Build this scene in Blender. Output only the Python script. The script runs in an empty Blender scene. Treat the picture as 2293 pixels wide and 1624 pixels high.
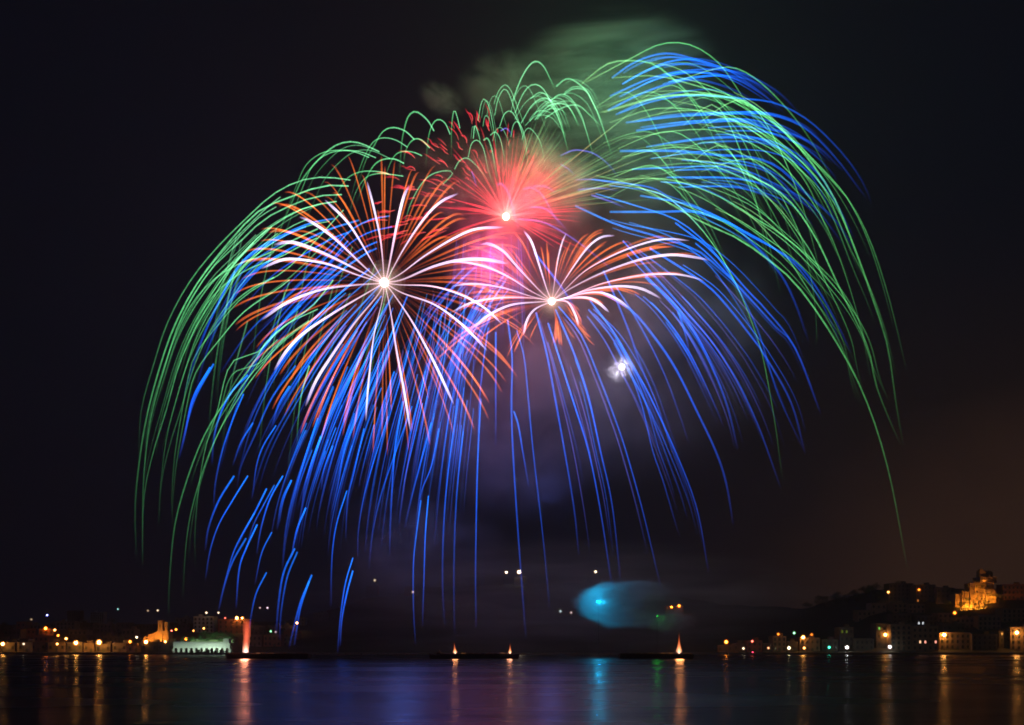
import bpy, bmesh, math, random
from math import radians as R, pi, sin, cos, sqrt, exp
from mathutils import Vector

# ------------------------------------------------------------------ camera, sky, light, exposure
SC = bpy.context.scene
COL = SC.collection
CAM_H, FPX, CX, HZ = 5.0, 2200.0, 1146.0, 1450.0
cam_d = bpy.data.cameras.new("camera")
cam = bpy.data.objects.new("camera", cam_d)
COL.objects.link(cam)
cam.location = (0, 0, CAM_H)
cam.rotation_euler = (R(90), 0, 0)
cam_d.sensor_width = 36
cam_d.lens = 36 * FPX / 2292
cam_d.shift_y = (HZ - 812) / 2292
cam_d.clip_start, cam_d.clip_end = 0.5, 6000
SC.camera = cam

W = bpy.data.worlds.new("World")
SC.world = W
W.use_nodes = True
wt = W.node_tree
wt.nodes.clear()


def nd(t, kind, **kw):
    n = t.nodes.new(kind)
    for k, v in kw.items():
        if k in n.inputs:
            n.inputs[k].default_value = v
        else:
            setattr(n, k, v)
    return n


def math_node(t, op, a, b=None, clamp=False):
    n = t.nodes.new('ShaderNodeMath')
    n.operation = op
    n.use_clamp = clamp
    for i, v in enumerate((a, b)):
        if v is None:
            continue
        if isinstance(v, (int, float)):
            n.inputs[i].default_value = v
        else:
            t.links.new(v, n.inputs[i])
    return n.outputs[0]


def ramp(t, fac, stops, interp='LINEAR'):
    n = t.nodes.new('ShaderNodeValToRGB')
    e = n.color_ramp.elements
    n.color_ramp.interpolation = interp
    while len(e) < len(stops):
        e.new(0.5)
    for el, (p, c) in zip(e, stops):
        el.position = p
        el.color = (*c, 1) if len(c) == 3 else c
    t.links.new(fac, n.inputs[0])
    return n.outputs[0]


# night sky: Nishita far below strength 0.05 (sun under the horizon) plus the glow of the town over the right bank
sky = nd(wt, 'ShaderNodeTexSky', sky_type='NISHITA', sun_disc=False, sun_elevation=R(-4), sun_rotation=R(60))
bg_n = nd(wt, 'ShaderNodeBackground', Strength=0.002)
wt.links.new(sky.outputs[0], bg_n.inputs[0])
tc = nd(wt, 'ShaderNodeTexCoord')
sep = nd(wt, 'ShaderNodeSeparateXYZ')
wt.links.new(tc.outputs['Generated'], sep.inputs[0])
mr = nd(wt, 'ShaderNodeMapRange', interpolation_type='SMOOTHSTEP')
wt.links.new(sep.outputs[0], mr.inputs[0])
mr.inputs[1].default_value, mr.inputs[2].default_value = 0.02, 0.50
mz = nd(wt, 'ShaderNodeMapRange', interpolation_type='SMOOTHSTEP')
wt.links.new(sep.outputs[2], mz.inputs[0])
mz.inputs[1].default_value, mz.inputs[2].default_value = 0.42, 0.02
nz = nd(wt, 'ShaderNodeTexNoise', Scale=3.5, Detail=4.0, Roughness=0.6)
wt.links.new(tc.outputs['Generated'], nz.inputs['Vector'])
glow = math_node(wt, 'MULTIPLY', mr.outputs[0], mz.outputs[0])
glow = math_node(wt, 'MULTIPLY', glow, math_node(wt, 'ADD', math_node(wt, 'MULTIPLY', nz.outputs[0], 1.3), 0.35), clamp=True)
skyc = ramp(wt, glow, [(0, (0.0014, 0.0020, 0.0050)), (0.45, (0.0075, 0.0046, 0.0050)), (1, (0.032, 0.0150, 0.0095))])
bg_g = nd(wt, 'ShaderNodeBackground', Strength=1.0)
wt.links.new(skyc, bg_g.inputs[0])
add = nd(wt, 'ShaderNodeAddShader')
wt.links.new(bg_n.outputs[0], add.inputs[0])
wt.links.new(bg_g.outputs[0], add.inputs[1])
wo = nd(wt, 'ShaderNodeOutputWorld')
wt.links.new(add.outputs[0], wo.inputs[0])

SC.view_settings.view_transform = 'Standard'
SC.view_settings.look = 'None'
SC.view_settings.exposure = 0
SC.view_settings.gamma = 1
SC.render.engine = 'CYCLES'
cy = SC.cycles
cy.transparent_max_bounces = 160
cy.max_bounces = 5
cy.diffuse_bounces = 1
cy.glossy_bounces = 2
cy.volume_bounces = 0
cy.volume_step_rate = 2.0
cy.volume_max_steps = 256
cy.use_denoising = True
cy.caustics_reflective = False
cy.caustics_refractive = False
cy.sample_clamp_indirect = 3.0
cy.sample_clamp_direct = 0
cy.filter_width = 1.7

RND = random.Random(11)


def P(x, y, Y):
    """the point at depth Y metres that the photograph shows at (x, y) of its 2292 x 1624 view"""
    return Vector(((x - CX) / FPX * Y, Y, CAM_H + (HZ - y) / FPX * Y))


# ------------------------------------------------------------------ helpers
def tag(o, label=None, cat=None, group=None, kind=None):
    if label: o['label'] = label
    if cat: o['category'] = cat
    if group: o['group'] = group
    if kind: o['kind'] = kind
    return o


def empty(name, loc, rz=0.0):
    o = bpy.data.objects.new(name, None)
    COL.objects.link(o)
    o.location = loc
    o.rotation_euler = (0, 0, rz)
    o.empty_display_size = 0.5
    return o


class MB:
    """collects shapes for ONE mesh object"""

    def __init__(s):
        s.v, s.f, s.m = [], [], []

    def box(s, x0, x1, y0, y1, z0, z1, taper=0.0):
        b = len(s.v)
        t = taper
        s.v += [(x0, y0, z0), (x1, y0, z0), (x1, y1, z0), (x0, y1, z0), (x0 + t, y0 + t, z1), (x1 - t, y0 + t, z1), (x1 - t, y1 - t, z1), (x0 + t, y1 - t, z1)]
        s.f += [tuple(b + i for i in q) for q in ((3, 2, 1, 0), (4, 5, 6, 7), (0, 1, 5, 4), (1, 2, 6, 5), (2, 3, 7, 6), (3, 0, 4, 7))]
        return s

    def lathe(s, prof, n=10, c=(0, 0, 0), axis='z', close=True):
        b = len(s.v)
        for r, h in prof:
            for k in range(n):
                a = 2 * pi * k / n
                p = (r * cos(a), r * sin(a), h)
                if axis == 'y': p = (p[0], p[2], p[1])
                if axis == 'x': p = (p[2], p[0], p[1])
                s.v.append((c[0] + p[0], c[1] + p[1], c[2] + p[2]))
        for j in range(len(prof) - 1):
            for k in range(n):
                s.f.append((b + j * n + k, b + j * n + (k + 1) % n, b + (j + 1) * n + (k + 1) % n, b + (j + 1) * n + k))
        if close:
            s.f.append(tuple(b + k for k in range(n))[::-1])
            s.f.append(tuple(b + (len(prof) - 1) * n + k for k in range(n)))
        return s

    def ball(s, c, r, n=10, sz=1.0):
        return s.lathe([(max(r * sin(pi * i / 7), 0.01 * r), -r * sz * cos(pi * i / 7)) for i in range(8)], n, c)

    def tube(s, pts, rad, n=6):
        b = len(s.v)
        pts = [Vector(p) for p in pts]
        for i, p in enumerate(pts):
            d = (pts[min(i + 1, len(pts) - 1)] - pts[max(i - 1, 0)]).normalized()
            up = Vector((0, 0, 1)) if abs(d.z) < 0.9 else Vector((1, 0, 0))
            a = d.cross(up).normalized()
            c = d.cross(a)
            r = rad[i] if isinstance(rad, (list, tuple)) else rad
            for k in range(n):
                th = 2 * pi * k / n
                s.v.append(tuple(p + a * (r * cos(th)) + c * (r * sin(th))))
        for j in range(len(pts) - 1):
            for k in range(n):
                s.f.append((b + j * n + k, b + j * n + (k + 1) % n, b + (j + 1) * n + (k + 1) % n, b + (j + 1) * n + k))
        s.f.append(tuple(b + k for k in range(n))[::-1])
        s.f.append(tuple(b + (len(pts) - 1) * n + k for k in range(n)))
        return s

    def prism(s, outline, y0, y1):
        """outline in x,z pushed from y0 to y1"""
        b, n = len(s.v), len(outline)
        s.v += [(x, y0, z) for x, z in outline] + [(x, y1, z) for x, z in outline]
        s.f.append(tuple(b + i for i in range(n)))
        s.f.append(tuple(b + n + i for i in range(n))[::-1])
        for i in range(n):
            j = (i + 1) % n
            s.f.append((b + j, b + i, b + n + i, b + n + j))
        return s

    def mesh(s, name, mat):
        me = bpy.data.meshes.new(name)
        me.from_pydata(s.v, [], s.f)
        if mat: me.materials.append(mat)
        me.update()
        return me

    def build(s, name, mat, parent=None, smooth=False):
        me = s.mesh(name, mat)
        if smooth:
            for p in me.polygons: p.use_smooth = True
        return put(name, me, parent)


def put(name, me, parent=None, loc=None):
    o = bpy.data.objects.new(name, me)
    COL.objects.link(o)
    if parent: o.parent = parent
    if loc: o.location = loc
    return o


def copy_tree(o, parent=None):
    c = o.copy()
    COL.objects.link(c)
    c.parent = parent
    for ch in list(o.children):
        copy_tree(ch, c)
    return c


# ------------------------------------------------------------------ materials
def mat_base(name):
    m = bpy.data.materials.new(name)
    m.use_nodes = True
    m.node_tree.nodes.clear()
    return m, m.node_tree


def stone(name, c, var=0.35, scale=0.25, rough=0.85, bump=0.4):
    m, t = mat_base(name)
    tc = nd(t, 'ShaderNodeTexCoord')
    n1 = nd(t, 'ShaderNodeTexNoise', Scale=scale, Detail=8.0, Roughness=0.65)
    n2 = nd(t, 'ShaderNodeTexNoise', Scale=scale * 9, Detail=4.0)
    t.links.new(tc.outputs['Object'], n1.inputs['Vector'])
    t.links.new(tc.outputs['Object'], n2.inputs['Vector'])
    f = math_node(t, 'ADD', math_node(t, 'MULTIPLY', n1.outputs[0], 0.7), math_node(t, 'MULTIPLY', n2.outputs[0], 0.3))
    lo = tuple(x * (1 - var) for x in c)
    hi = tuple(min(1, x * (1 + var)) for x in c)
    col = ramp(t, f, [(0.3, lo), (0.7, hi)])
    b = nd(t, 'ShaderNodeBsdfPrincipled', Roughness=rough)
    t.links.new(col, b.inputs['Base Color'])
    bp = nd(t, 'ShaderNodeBump', Strength=bump, Distance=0.1)
    t.links.new(n2.outputs[0], bp.inputs['Height'])
    t.links.new(bp.outputs[0], b.inputs['Normal'])
    o = nd(t, 'ShaderNodeOutputMaterial')
    t.links.new(b.outputs[0], o.inputs[0])
    return m


def emit(name, c, s, sampling='AUTO'):
    m, t = mat_base(name)
    e = nd(t, 'ShaderNodeEmission', Strength=s)
    e.inputs[0].default_value = (*c, 1)
    o = nd(t, 'ShaderNodeOutputMaterial')
    t.links.new(e.outputs[0], o.inputs[0])
    m.cycles.emission_sampling = sampling
    return m


def spark(name, colour_stops, strength_stops, gain, beads=(60.0, 0.5)):
    """burning spark: adds its light to what is behind it; colour and strength run along the trail (UV u) as the star burns out"""
    m, t = mat_base(name)
    uv = nd(t, 'ShaderNodeUVMap', uv_map='along')
    sp = nd(t, 'ShaderNodeSeparateXYZ')
    t.links.new(uv.outputs[0], sp.inputs[0])
    col = ramp(t, sp.outputs[0], colour_stops)
    st = ramp(t, sp.outputs[0], [(p, (v, v, v)) for p, v in strength_stops])
    cx = nd(t, 'ShaderNodeCombineXYZ')
    oi = nd(t, 'ShaderNodeObjectInfo')
    t.links.new(math_node(t, 'MULTIPLY', sp.outputs[0], beads[0]), cx.inputs[0])
    t.links.new(math_node(t, 'MULTIPLY', oi.outputs['Random'], 97.0), cx.inputs[1])
    n = nd(t, 'ShaderNodeTexNoise', Scale=1.0, Detail=2.0)
    t.links.new(cx.outputs[0], n.inputs['Vector'])
    k = math_node(t, 'ADD', math_node(t, 'MULTIPLY', n.outputs[0], 2 * beads[1]), 1 - beads[1])
    # v of the UV carries this star's own brightness
    k = math_node(t, 'MULTIPLY', k, sp.outputs[1])
    k = math_node(t, 'MULTIPLY', k, st)
    k = math_node(t, 'MULTIPLY', k, gain)
    e = nd(t, 'ShaderNodeEmission')
    t.links.new(col, e.inputs[0])
    t.links.new(k, e.inputs[1])
    tr = nd(t, 'ShaderNodeBsdfTransparent')
    a = nd(t, 'ShaderNodeAddShader')
    t.links.new(e.outputs[0], a.inputs[0])
    t.links.new(tr.outputs[0], a.inputs[1])
    o = nd(t, 'ShaderNodeOutputMaterial')
    t.links.new(a.outputs[0], o.inputs[0])
    m.cycles.emission_sampling = 'NONE'
    return m


def smoke_mat(name, density, c=(1, 1, 1), scale=2.2, stretch=(1, 1, 1), lo=0.42, hi=0.75, rot=0.0, shell=False, fall=(1.0, 0.25), step=1.0):
    m, t = mat_base(name)
    m.cycles.volume_step_rate = step
    tc = nd(t, 'ShaderNodeTexCoord')
    ln = nd(t, 'ShaderNodeVectorMath', operation='LENGTH')
    if shell:
        dn = nd(t, 'ShaderNodeTexNoise', Scale=2.3, Detail=5.0, Roughness=0.7)
        t.links.new(tc.outputs['Object'], dn.inputs['Vector'])
        ds = nd(t, 'ShaderNodeVectorMath', operation='SUBTRACT')
        ds.inputs[1].default_value = (.5, .5, .5)
        t.links.new(dn.outputs['Color'], ds.inputs[0])
        dm = nd(t, 'ShaderNodeVectorMath', operation='MULTIPLY_ADD')
        dm.inputs[1].default_value = (.34, .34, .42)
        t.links.new(ds.outputs[0], dm.inputs[0])
        t.links.new(tc.outputs['Object'], dm.inputs[2])
        t.links.new(dm.outputs[0], ln.inputs[0])
    else:
        t.links.new(tc.outputs['Object'], ln.inputs[0])
    mp = nd(t, 'ShaderNodeMapping')
    mp.inputs['Scale'].default_value = stretch
    mp.inputs['Rotation'].default_value = (0, rot, 0)
    t.links.new(tc.outputs['Object'], mp.inputs[0])
    n = nd(t, 'ShaderNodeTexNoise', Scale=scale, Detail=5.0, Roughness=0.6, Distortion=0.6)
    t.links.new(mp.outputs[0], n.inputs['Vector'])
    nr = nd(t, 'ShaderNodeMapRange', interpolation_type='SMOOTHSTEP')
    t.links.new(n.outputs[0], nr.inputs[0])
    nr.inputs[1].default_value, nr.inputs[2].default_value = lo, hi
    fr = nd(t, 'ShaderNodeMapRange', interpolation_type='SMOOTHSTEP')
    t.links.new(ln.outputs['Value'], fr.inputs[0])
    fr.inputs[1].default_value, fr.inputs[2].default_value = fall
    k = math_node(t, 'MULTIPLY', nr.outputs[0], fr.outputs[0])
    if shell:
        sh = ramp(t, ln.outputs['Value'], [(0.0, (0.30,) * 3), (0.35, (0.06,) * 3), (0.58, (0.08,) * 3), (0.69, (1.0,) * 3), (0.75, (0.25,) * 3), (0.80, (0.0,) * 3)])
        k = math_node(t, 'MULTIPLY', math_node(t, 'ADD', math_node(t, 'MULTIPLY', nr.outputs[0], 1.15), 0.10), sh)
        # the beam thins out down-wind (+x)
        sx = nd(t, 'ShaderNodeSeparateXYZ')
        t.links.new(tc.outputs['Object'], sx.inputs[0])
        fx = nd(t, 'ShaderNodeMapRange', interpolation_type='SMOOTHSTEP')
        t.links.new(sx.outputs[0], fx.inputs[0])
        fx.inputs[1].default_value, fx.inputs[2].default_value = 0.85, -1.0
        k = math_node(t, 'MULTIPLY', k, fx.outputs[0])
    k = math_node(t, 'MULTIPLY', k, density)
    v = nd(t, 'ShaderNodeVolumePrincipled')
    v.inputs['Color'].default_value = (*c, 1)
    t.links.new(k, v.inputs['Density'])
    o = nd(t, 'ShaderNodeOutputMaterial')
    t.links.new(v.outputs[0], o.inputs['Volume'])
    return m


M = {}
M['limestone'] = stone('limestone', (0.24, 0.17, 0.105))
M['limestone_dark'] = stone('limestone_shade', (0.11, 0.09, 0.065))
M['plaster'] = stone('plaster', (0.22, 0.18, 0.14), var=0.25)
M['plaster_red'] = stone('red_plaster', (0.26, 0.11, 0.07), var=0.25)
M['white_stone'] = stone('whitewashed_stone', (0.62, 0.62, 0.58), var=0.15)
M['concrete'] = stone('concrete', (0.20, 0.19, 0.18), var=0.25)
M['timber'] = stone('painted_timber', (0.07, 0.09, 0.06), var=0.3)
M['steel'] = stone('painted_steel', (0.045, 0.045, 0.05), rough=0.5, scale=0.6)
M['rust'] = stone('rusty_hull', (0.045, 0.03, 0.026), rough=0.7, scale=0.3)
M['hill'] = stone('scrub_and_soil', (0.055, 0.055, 0.035), var=0.5, scale=0.03)
M['bark'] = stone('bark', (0.06, 0.045, 0.03))
M['leaf'] = stone('leaves', (0.06, 0.10, 0.035), var=0.45, scale=0.5, rough=0.6)
M['glass'] = stone('dark_glass', (0.02, 0.022, 0.026), rough=0.15, bump=0.0)
M['lit_warm'] = emit('lit_window_warm', (1.0, 0.55, 0.28), 1.6)
M['lit_amber'] = emit('lit_window_amber', (1.0, 0.30, 0.05), 0.5)
M['lit_white'] = emit('lit_window_white', (0.9, 0.95, 1.0), 0.9)
M['lit_green'] = emit('lit_window_green', (0.25, 0.75, 0.10), 0.9)
M['lit_dimgreen'] = emit('lit_window_dim_green', (0.20, 0.28, 0.02), 0.45)
M['lit_pink'] = emit('lit_window_pink', (1.0, 0.36, 0.25), 1.6)

# ------------------------------------------------------------------ setting: water, terrain
m, t = mat_base('harbour_water')
tcw = nd(t, 'ShaderNodeTexCoord')
mp = nd(t, 'ShaderNodeMapping')
mp.inputs['Scale'].default_value = (0.5, 1.0, 1.0)
t.links.new(tcw.outputs['Object'], mp.inputs[0])
w1 = nd(t, 'ShaderNodeTexNoise', Scale=0.35, Detail=4.0, Roughness=0.55)
w2 = nd(t, 'ShaderNodeTexNoise', Scale=0.03, Detail=2.0)
t.links.new(mp.outputs[0], w1.inputs['Vector'])
t.links.new(mp.outputs[0], w2.inputs['Vector'])
bp = nd(t, 'ShaderNodeBump', Strength=0.5, Distance=0.3)
t.links.new(w1.outputs[0], bp.inputs['Height'])
b = nd(t, 'ShaderNodeBsdfPrincipled', IOR=1.33)
b.inputs['Base Color'].default_value = (0.004, 0.006, 0.010, 1)
rr = nd(t, 'ShaderNodeMapRange')
t.links.new(w2.outputs[0], rr.inputs[0])
rr.inputs[1].default_value, rr.inputs[2].default_value, rr.inputs[3].default_value, rr.inputs[4].default_value = 0.3, 0.7, 0.20, 0.34
t.links.new(rr.outputs[0], b.inputs['Roughness'])
t.links.new(bp.outputs[0], b.inputs['Normal'])
o = nd(t, 'ShaderNodeOutputMaterial')
t.links.new(b.outputs[0], o.inputs[0])
M['water'] = m
wat = MB()
wat.v = [(-1450, -60, 0), (1450, -60, 0), (1450, 1900, 0), (-1450, 1900, 0)]
wat.f = [(0, 1, 2, 3)]
tag(wat.build('harbour_water', M['water']), kind='structure')

RIDGE = [(-900, 1405), (0, 1402), (300, 1398), (500, 1396), (620, 1390), (720, 1372), (850, 1335), (1000, 1316), (1150, 1306), (1330, 1308), (1500, 1335), (1650, 1354), (1800, 1360), (1888, 1338), (1990, 1318), (2092, 1318), (2292, 1318), (3200, 1330)]
DEPTH = [(-900, 1050), (500, 1050), (760, 1250), (1000, 1450), (1500, 1400), (1760, 1150), (1990, 900), (2292, 880), (3200, 900)]


def lerp_tab(tab, x):
    if x <= tab[0][0]: return tab[0][1]
    for (a, p), (b_, q) in zip(tab, tab[1:]):
        if x <= b_:
            f = (x - a) / (b_ - a)
            f = f * f * (3 - 2 * f)
            return p + (q - p) * f
    return tab[-1][1]


SHORE = 690.0


def terrain(X, Y):
    u = X / max(Y, 1) * FPX + CX
    yr, Yr = lerp_tab(RIDGE, u), lerp_tab(DEPTH, u)
    zr = CAM_H + (HZ - yr) / FPX * Yr
    f = (Y - SHORE - 10) / (Yr - SHORE - 10)
    if f <= 0: return 1.6
    if f <= 1:
        s = f * f * (3 - 2 * f) * 0.5 + f * 0.5
        z = 1.6 + (zr - 1.6) * s
    else:
        z = zr - (f - 1) * 12
    w = min(1, f * 6)
    z += w * (1.1 * sin(X * 0.031 + Y * 0.017) + 0.8 * sin(X * 0.083 - Y * 0.05 + 1.7) + 0.5 * sin(X * 0.19 + Y * 0.13))
    return max(z, 1.6)


NX, NY = 170, 64
tb = MB()
for j in range(NY + 1):
    Yj = SHORE + (1880 - SHORE) * (j / NY) ** 1.5
    for i in range(NX + 1):
        Xi = -1430 + 2860 * i / NX
        tb.v.append((Xi, Yj, terrain(Xi, Yj)))
for j in range(NY):
    for i in range(NX):
        a = j * (NX + 1) + i
        tb.f.append((a, a + 1, a + NX + 2, a + NX + 1))
b0 = len(tb.v)
for i in range(NX + 1):
    Xi = -1430 + 2860 * i / NX
    tb.v.append((Xi, SHORE, -0.6))
for i in range(NX):
    tb.f.append((b0 + i, b0 + i + 1, i + 1, i))
tag(tb.build('hillside_terrain', M['hill'], smooth=True), kind='structure')


def ground_hit(x, y):
    """depth at which the view ray of a pixel meets the terrain"""
    Y = SHORE + 1
    while Y < 1500:
        p = P(x, y, Y)
        if p.z <= terrain(p.x, Y): return Y
        Y += 2
    return 1500


# ------------------------------------------------------------------ haze over the harbour
hz = MB()
hz.box(-1500, 1500, -100, 1950, -2, 345)
hm, ht = mat_base('smoky_air')
vv = nd(ht, 'ShaderNodeVolumePrincipled', Density=0.00022)
vv.inputs['Color'].default_value = (0.82, 0.80, 0.86, 1)
oo = nd(ht, 'ShaderNodeOutputMaterial')
ht.links.new(vv.outputs[0], oo.inputs['Volume'])
tag(hz.build('haze', hm), kind='stuff')

# ------------------------------------------------------------------ buildings
BOXES = []   # (u0, u1, front depth, top y in view, root)
WIN = {}


def window_mesh(w, h, arched=False):
    key = (round(w, 1), round(h, 1))
    if key not in WIN:
        f = MB()
        t_ = 0.14
        f.box(-w / 2 - t_, -w / 2, -0.12, 0.05, -h / 2, h / 2)
        f.box(w / 2, w / 2 + t_, -0.12, 0.05, -h / 2, h / 2)
        f.box(-w / 2 - t_, w / 2 + t_, -0.12, 0.05, h / 2, h / 2 + t_)
        f.box(-w / 2 - 0.22, w / 2 + 0.22, -0.25, 0.05, -h / 2 - t_, -h / 2)
        f.box(-0.04, 0.04, -0.06, 0.04, -h / 2, h / 2)
        p = MB()
        p.box(-w / 2, w / 2, -0.03, 0.02, -h / 2, h / 2)
        WIN[key] = (f.mesh('window', M['timber']), p)
    return WIN[key]


PANES = {}


def add_window(root, x, z, yf, w, h, lit=None):
    fm, pm = window_mesh(w, h)
    mat = M[lit or 'glass']
    key = (round(w, 1), round(h, 1), lit)
    if key not in PANES: PANES[key] = pm.mesh('pane', mat)
    o = put('window', fm, root, (x, yf - 0.06, z))
    put('pane', PANES[key], o)
    return o


def house(x0, x1, ytop, ybase, label, group=None, mat='limestone', name='house', Y=None, lit=(), depth=12, storey=3.4, rot=0.0, balcony=False, floors=None):
    um = (x0 + x1) / 2
    if Y is None: Y = ground_hit(um, ybase)
    p0, p1 = P(x0, ytop, Y), P(x1, ytop, Y)
    X, ztop, w = (p0.x + p1.x) / 2, p0.z, (p1.x - p0.x)
    zb = min(terrain(p0.x, Y), terrain(p1.x, Y), terrain(X, Y))
    sink = 3.0 if Y > SHORE + 14 else 0.3
    h = max(ztop - zb, 3.2)
    root = empty(name, (X, Y, zb), rot)
    tag(root, label, 'house' if name == 'house' else name.replace('_', ' '), group)
    hw = w / 2
    wl = MB()
    wl.box(-hw, hw, 0, depth, -sink, h - 0.9)
    wl.build('wall', M[mat], root)
    pa = MB()
    pa.box(-hw - 0.15, hw + 0.15, -0.15, 0.2, h - 0.9, h)
    pa.box(-hw - 0.15, hw + 0.15, depth - 0.2, depth + 0.15, h - 0.9, h)
    pa.box(-hw - 0.15, -hw + 0.2, 0.2, depth - 0.2, h - 0.9, h)
    pa.box(hw - 0.2, hw + 0.15, 0.2, depth - 0.2, h - 0.9, h)
    pa.build('parapet', M[mat], root)
    if w > 7 and (int(x0 * 7) % 3):
        rx = (-0.25 if int(x0) % 2 else 0.22) * w
        rh = MB()
        rh.box(rx - 1.6, rx + 1.6, depth * 0.45, depth * 0.45 + 3.4, h - 0.9, h + 1.9)
        rh.box(rx - 1.8, rx + 1.8, depth * 0.45 - 0.2, depth * 0.45 + 3.6, h + 1.9, h + 2.05)
        rh.build('roof_hut', M[mat], root)
    nf = floors or max(1, int((h - 1.0) / storey))
    fh = (h - 1.0) / nf
    nc = max(1, min(6, int(w / 3.2)))
    litd = {}
    for k in lit: litd[(k[0], k[1])] = k[2]
    for j in range(nf):
        for i in range(nc):
            wx = -hw + w * (i + 0.5) / nc
            wz = fh * (j + 0.55)
            if j == 0 and i == nc // 2:
                d = MB()
                d.box(-0.65, 0.65, -0.08, 0.04, 0, 2.3)
                d.box(-0.8, -0.65, -0.14, 0.04, 0, 2.3)
                d.box(0.65, 0.8, -0.14, 0.04, 0, 2.3)
                d.box(-0.8, 0.8, -0.14, 0.04, 2.3, 2.45)
                do = d.build('door', M['timber'], root)
                do.location = (wx, 0, 0.05)
                continue
            ww, wh = min(1.3, w / nc * 0.45), min(1.9, fh * 0.55)
            add_window(root, wx, wz, 0, ww, wh, litd.get((j, i)))
            if balcony and j and i % 2 == 0:
                bl = MB()
                bl.box(-1.0, 1.0, -0.95, -0.002, -1.25, -1.12)
                bl.box(-1.0, 1.0, -0.95, -0.88, -1.12, -0.2)
                bl.box(-1.0, -0.93, -0.88, -0.002, -1.12, -0.2)
                bl.box(0.93, 1.0, -0.88, -0.002, -1.12, -0.2)
                bo = bl.build('balcony', M['timber'], root)
                bo.location = (wx, 0, wz)
    BOXES.append((x0, x1, Y, ytop, root))
    return root


rb = random.Random(5)
GL = 'dark flat roofed houses on the left bank'
LL = 'dark flat roofed stone house among the unlit houses of the left bank'
# front row of the left bank, along the quay
x = -60
while x < 320:
    w_ = rb.uniform(22, 40)
    if not (286 < x + w_ / 2 < 300):
        house(x, x + w_, rb.uniform(1436, 1446), 1461, LL, GL, rb.choice(['limestone', 'plaster', 'limestone_dark']), Y=SHORE + 14 + rb.uniform(0, 5), balcony=rb.random() < 0.5)
    x += w_ + rb.uniform(1, 6)
for row_y, dy, d in ((1448, 22, 6), (1432, 20, 9), (1416, 20, 14)):
    x = -70 + rb.uniform(0, 30)
    while x < 640:
        w_ = rb.uniform(20, 44)
        if not (318 < x + w_ / 2 < 400 and row_y > 1430) and not (385 < x + w_ / 2 < 520 and row_y > 1425) and not (430 < x + w_ / 2 < 560):
            house(x, x + w_, row_y - dy + rb.uniform(-6, 5), row_y, LL, GL, rb.choice(['limestone', 'plaster', 'limestone_dark', 'plaster_red']))
        x += w_ + rb.uniform(2, d)
house(433, 478, 1380, 1416, 'grey apartment block with pale floor bands above the green lit waterfront', None, 'white_stone', 'apartment_block', balcony=True)
house(392, 420, 1383, 1410, 'dim green grey windowless block behind the floodlit tower', None, 'concrete', 'block_house')
house(488, 560, 1386, 1420, 'long house lit orange on its front beside the red flare column', None, 'plaster_red')
house(655, 682, 1382, 1400, 'small house lit orange by a single lamp, above the right end of the left barge', None, 'plaster', lit=())
house(203, 232, 1370, 1398, 'pale house standing above the dark roofs of the left bank', None, 'white_stone')
house(150, 180, 1367, 1398, 'tall pale house with yellowish wall above the dark roofs of the left bank', None, 'plaster')
GC = 'dark houses on the hillside behind the smoke'
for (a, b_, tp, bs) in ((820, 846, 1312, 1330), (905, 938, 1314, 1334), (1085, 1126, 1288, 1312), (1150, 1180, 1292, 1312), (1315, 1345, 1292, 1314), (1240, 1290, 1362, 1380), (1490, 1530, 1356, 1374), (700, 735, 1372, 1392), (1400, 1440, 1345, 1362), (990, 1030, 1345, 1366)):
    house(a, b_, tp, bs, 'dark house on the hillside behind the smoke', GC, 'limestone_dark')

GR = 'dark houses on the right bank'
LR = 'dark flat roofed stone house among the unlit houses of the right bank'
house(1994, 2040, 1398, 1457, 'five storey waterfront block at the left lamp of the right bank', None, 'limestone', 'apartment_block', Y=SHORE + 16, balcony=True)
house(2042, 2100, 1402, 1457, 'waterfront block with a row of lit shop windows', None, 'limestone', 'shop_building', Y=SHORE + 16,
      floors=4, lit=((1, 1, 'lit_warm'), (1, 2, 'lit_pink'), (1, 4, 'lit_pink'), (1, 5, 'lit_green')))
house(2103, 2172, 1416, 1457, 'low waterfront house lit orange by the lamp above its front', None, 'limestone', Y=SHORE + 22)
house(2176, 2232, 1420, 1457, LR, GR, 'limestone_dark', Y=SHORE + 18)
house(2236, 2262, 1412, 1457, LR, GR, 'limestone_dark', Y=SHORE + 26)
house(2264, 2310, 1404, 1457, 'corner house lit orange at the right edge of the waterfront', None, 'limestone', Y=SHORE + 18, rot=R(-20))
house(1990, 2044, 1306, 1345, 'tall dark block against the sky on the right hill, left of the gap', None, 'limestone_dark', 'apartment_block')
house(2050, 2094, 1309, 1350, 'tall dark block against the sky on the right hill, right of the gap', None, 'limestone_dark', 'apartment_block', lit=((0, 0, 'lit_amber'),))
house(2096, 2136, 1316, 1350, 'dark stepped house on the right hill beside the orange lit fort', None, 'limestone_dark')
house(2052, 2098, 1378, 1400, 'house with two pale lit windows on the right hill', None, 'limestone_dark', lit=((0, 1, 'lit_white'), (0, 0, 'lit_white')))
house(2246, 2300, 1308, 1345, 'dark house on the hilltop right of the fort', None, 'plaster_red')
for (a, b_, tp, bs) in ((2000, 2030, 1350, 1372), (2034, 2070, 1352, 1374), (2100, 2132, 1372, 1396), (1998, 2040, 1374, 1398), (2140, 2180, 1382, 1408), (2190, 2240, 1378, 1408), (2244, 2296, 1362, 1392), (1950, 1984, 1350, 1372), (1920, 1950, 1366, 1388), (2110, 2160, 1396, 1416)):
    house(a, b_, tp, bs, LR, GR, rb.choice(['limestone_dark', 'limestone']))
house(1730, 1760, 1424, 1457, 'low house glowing amber on the quay below the green lamp', None, 'limestone', Y=SHORE + 20)
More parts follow.
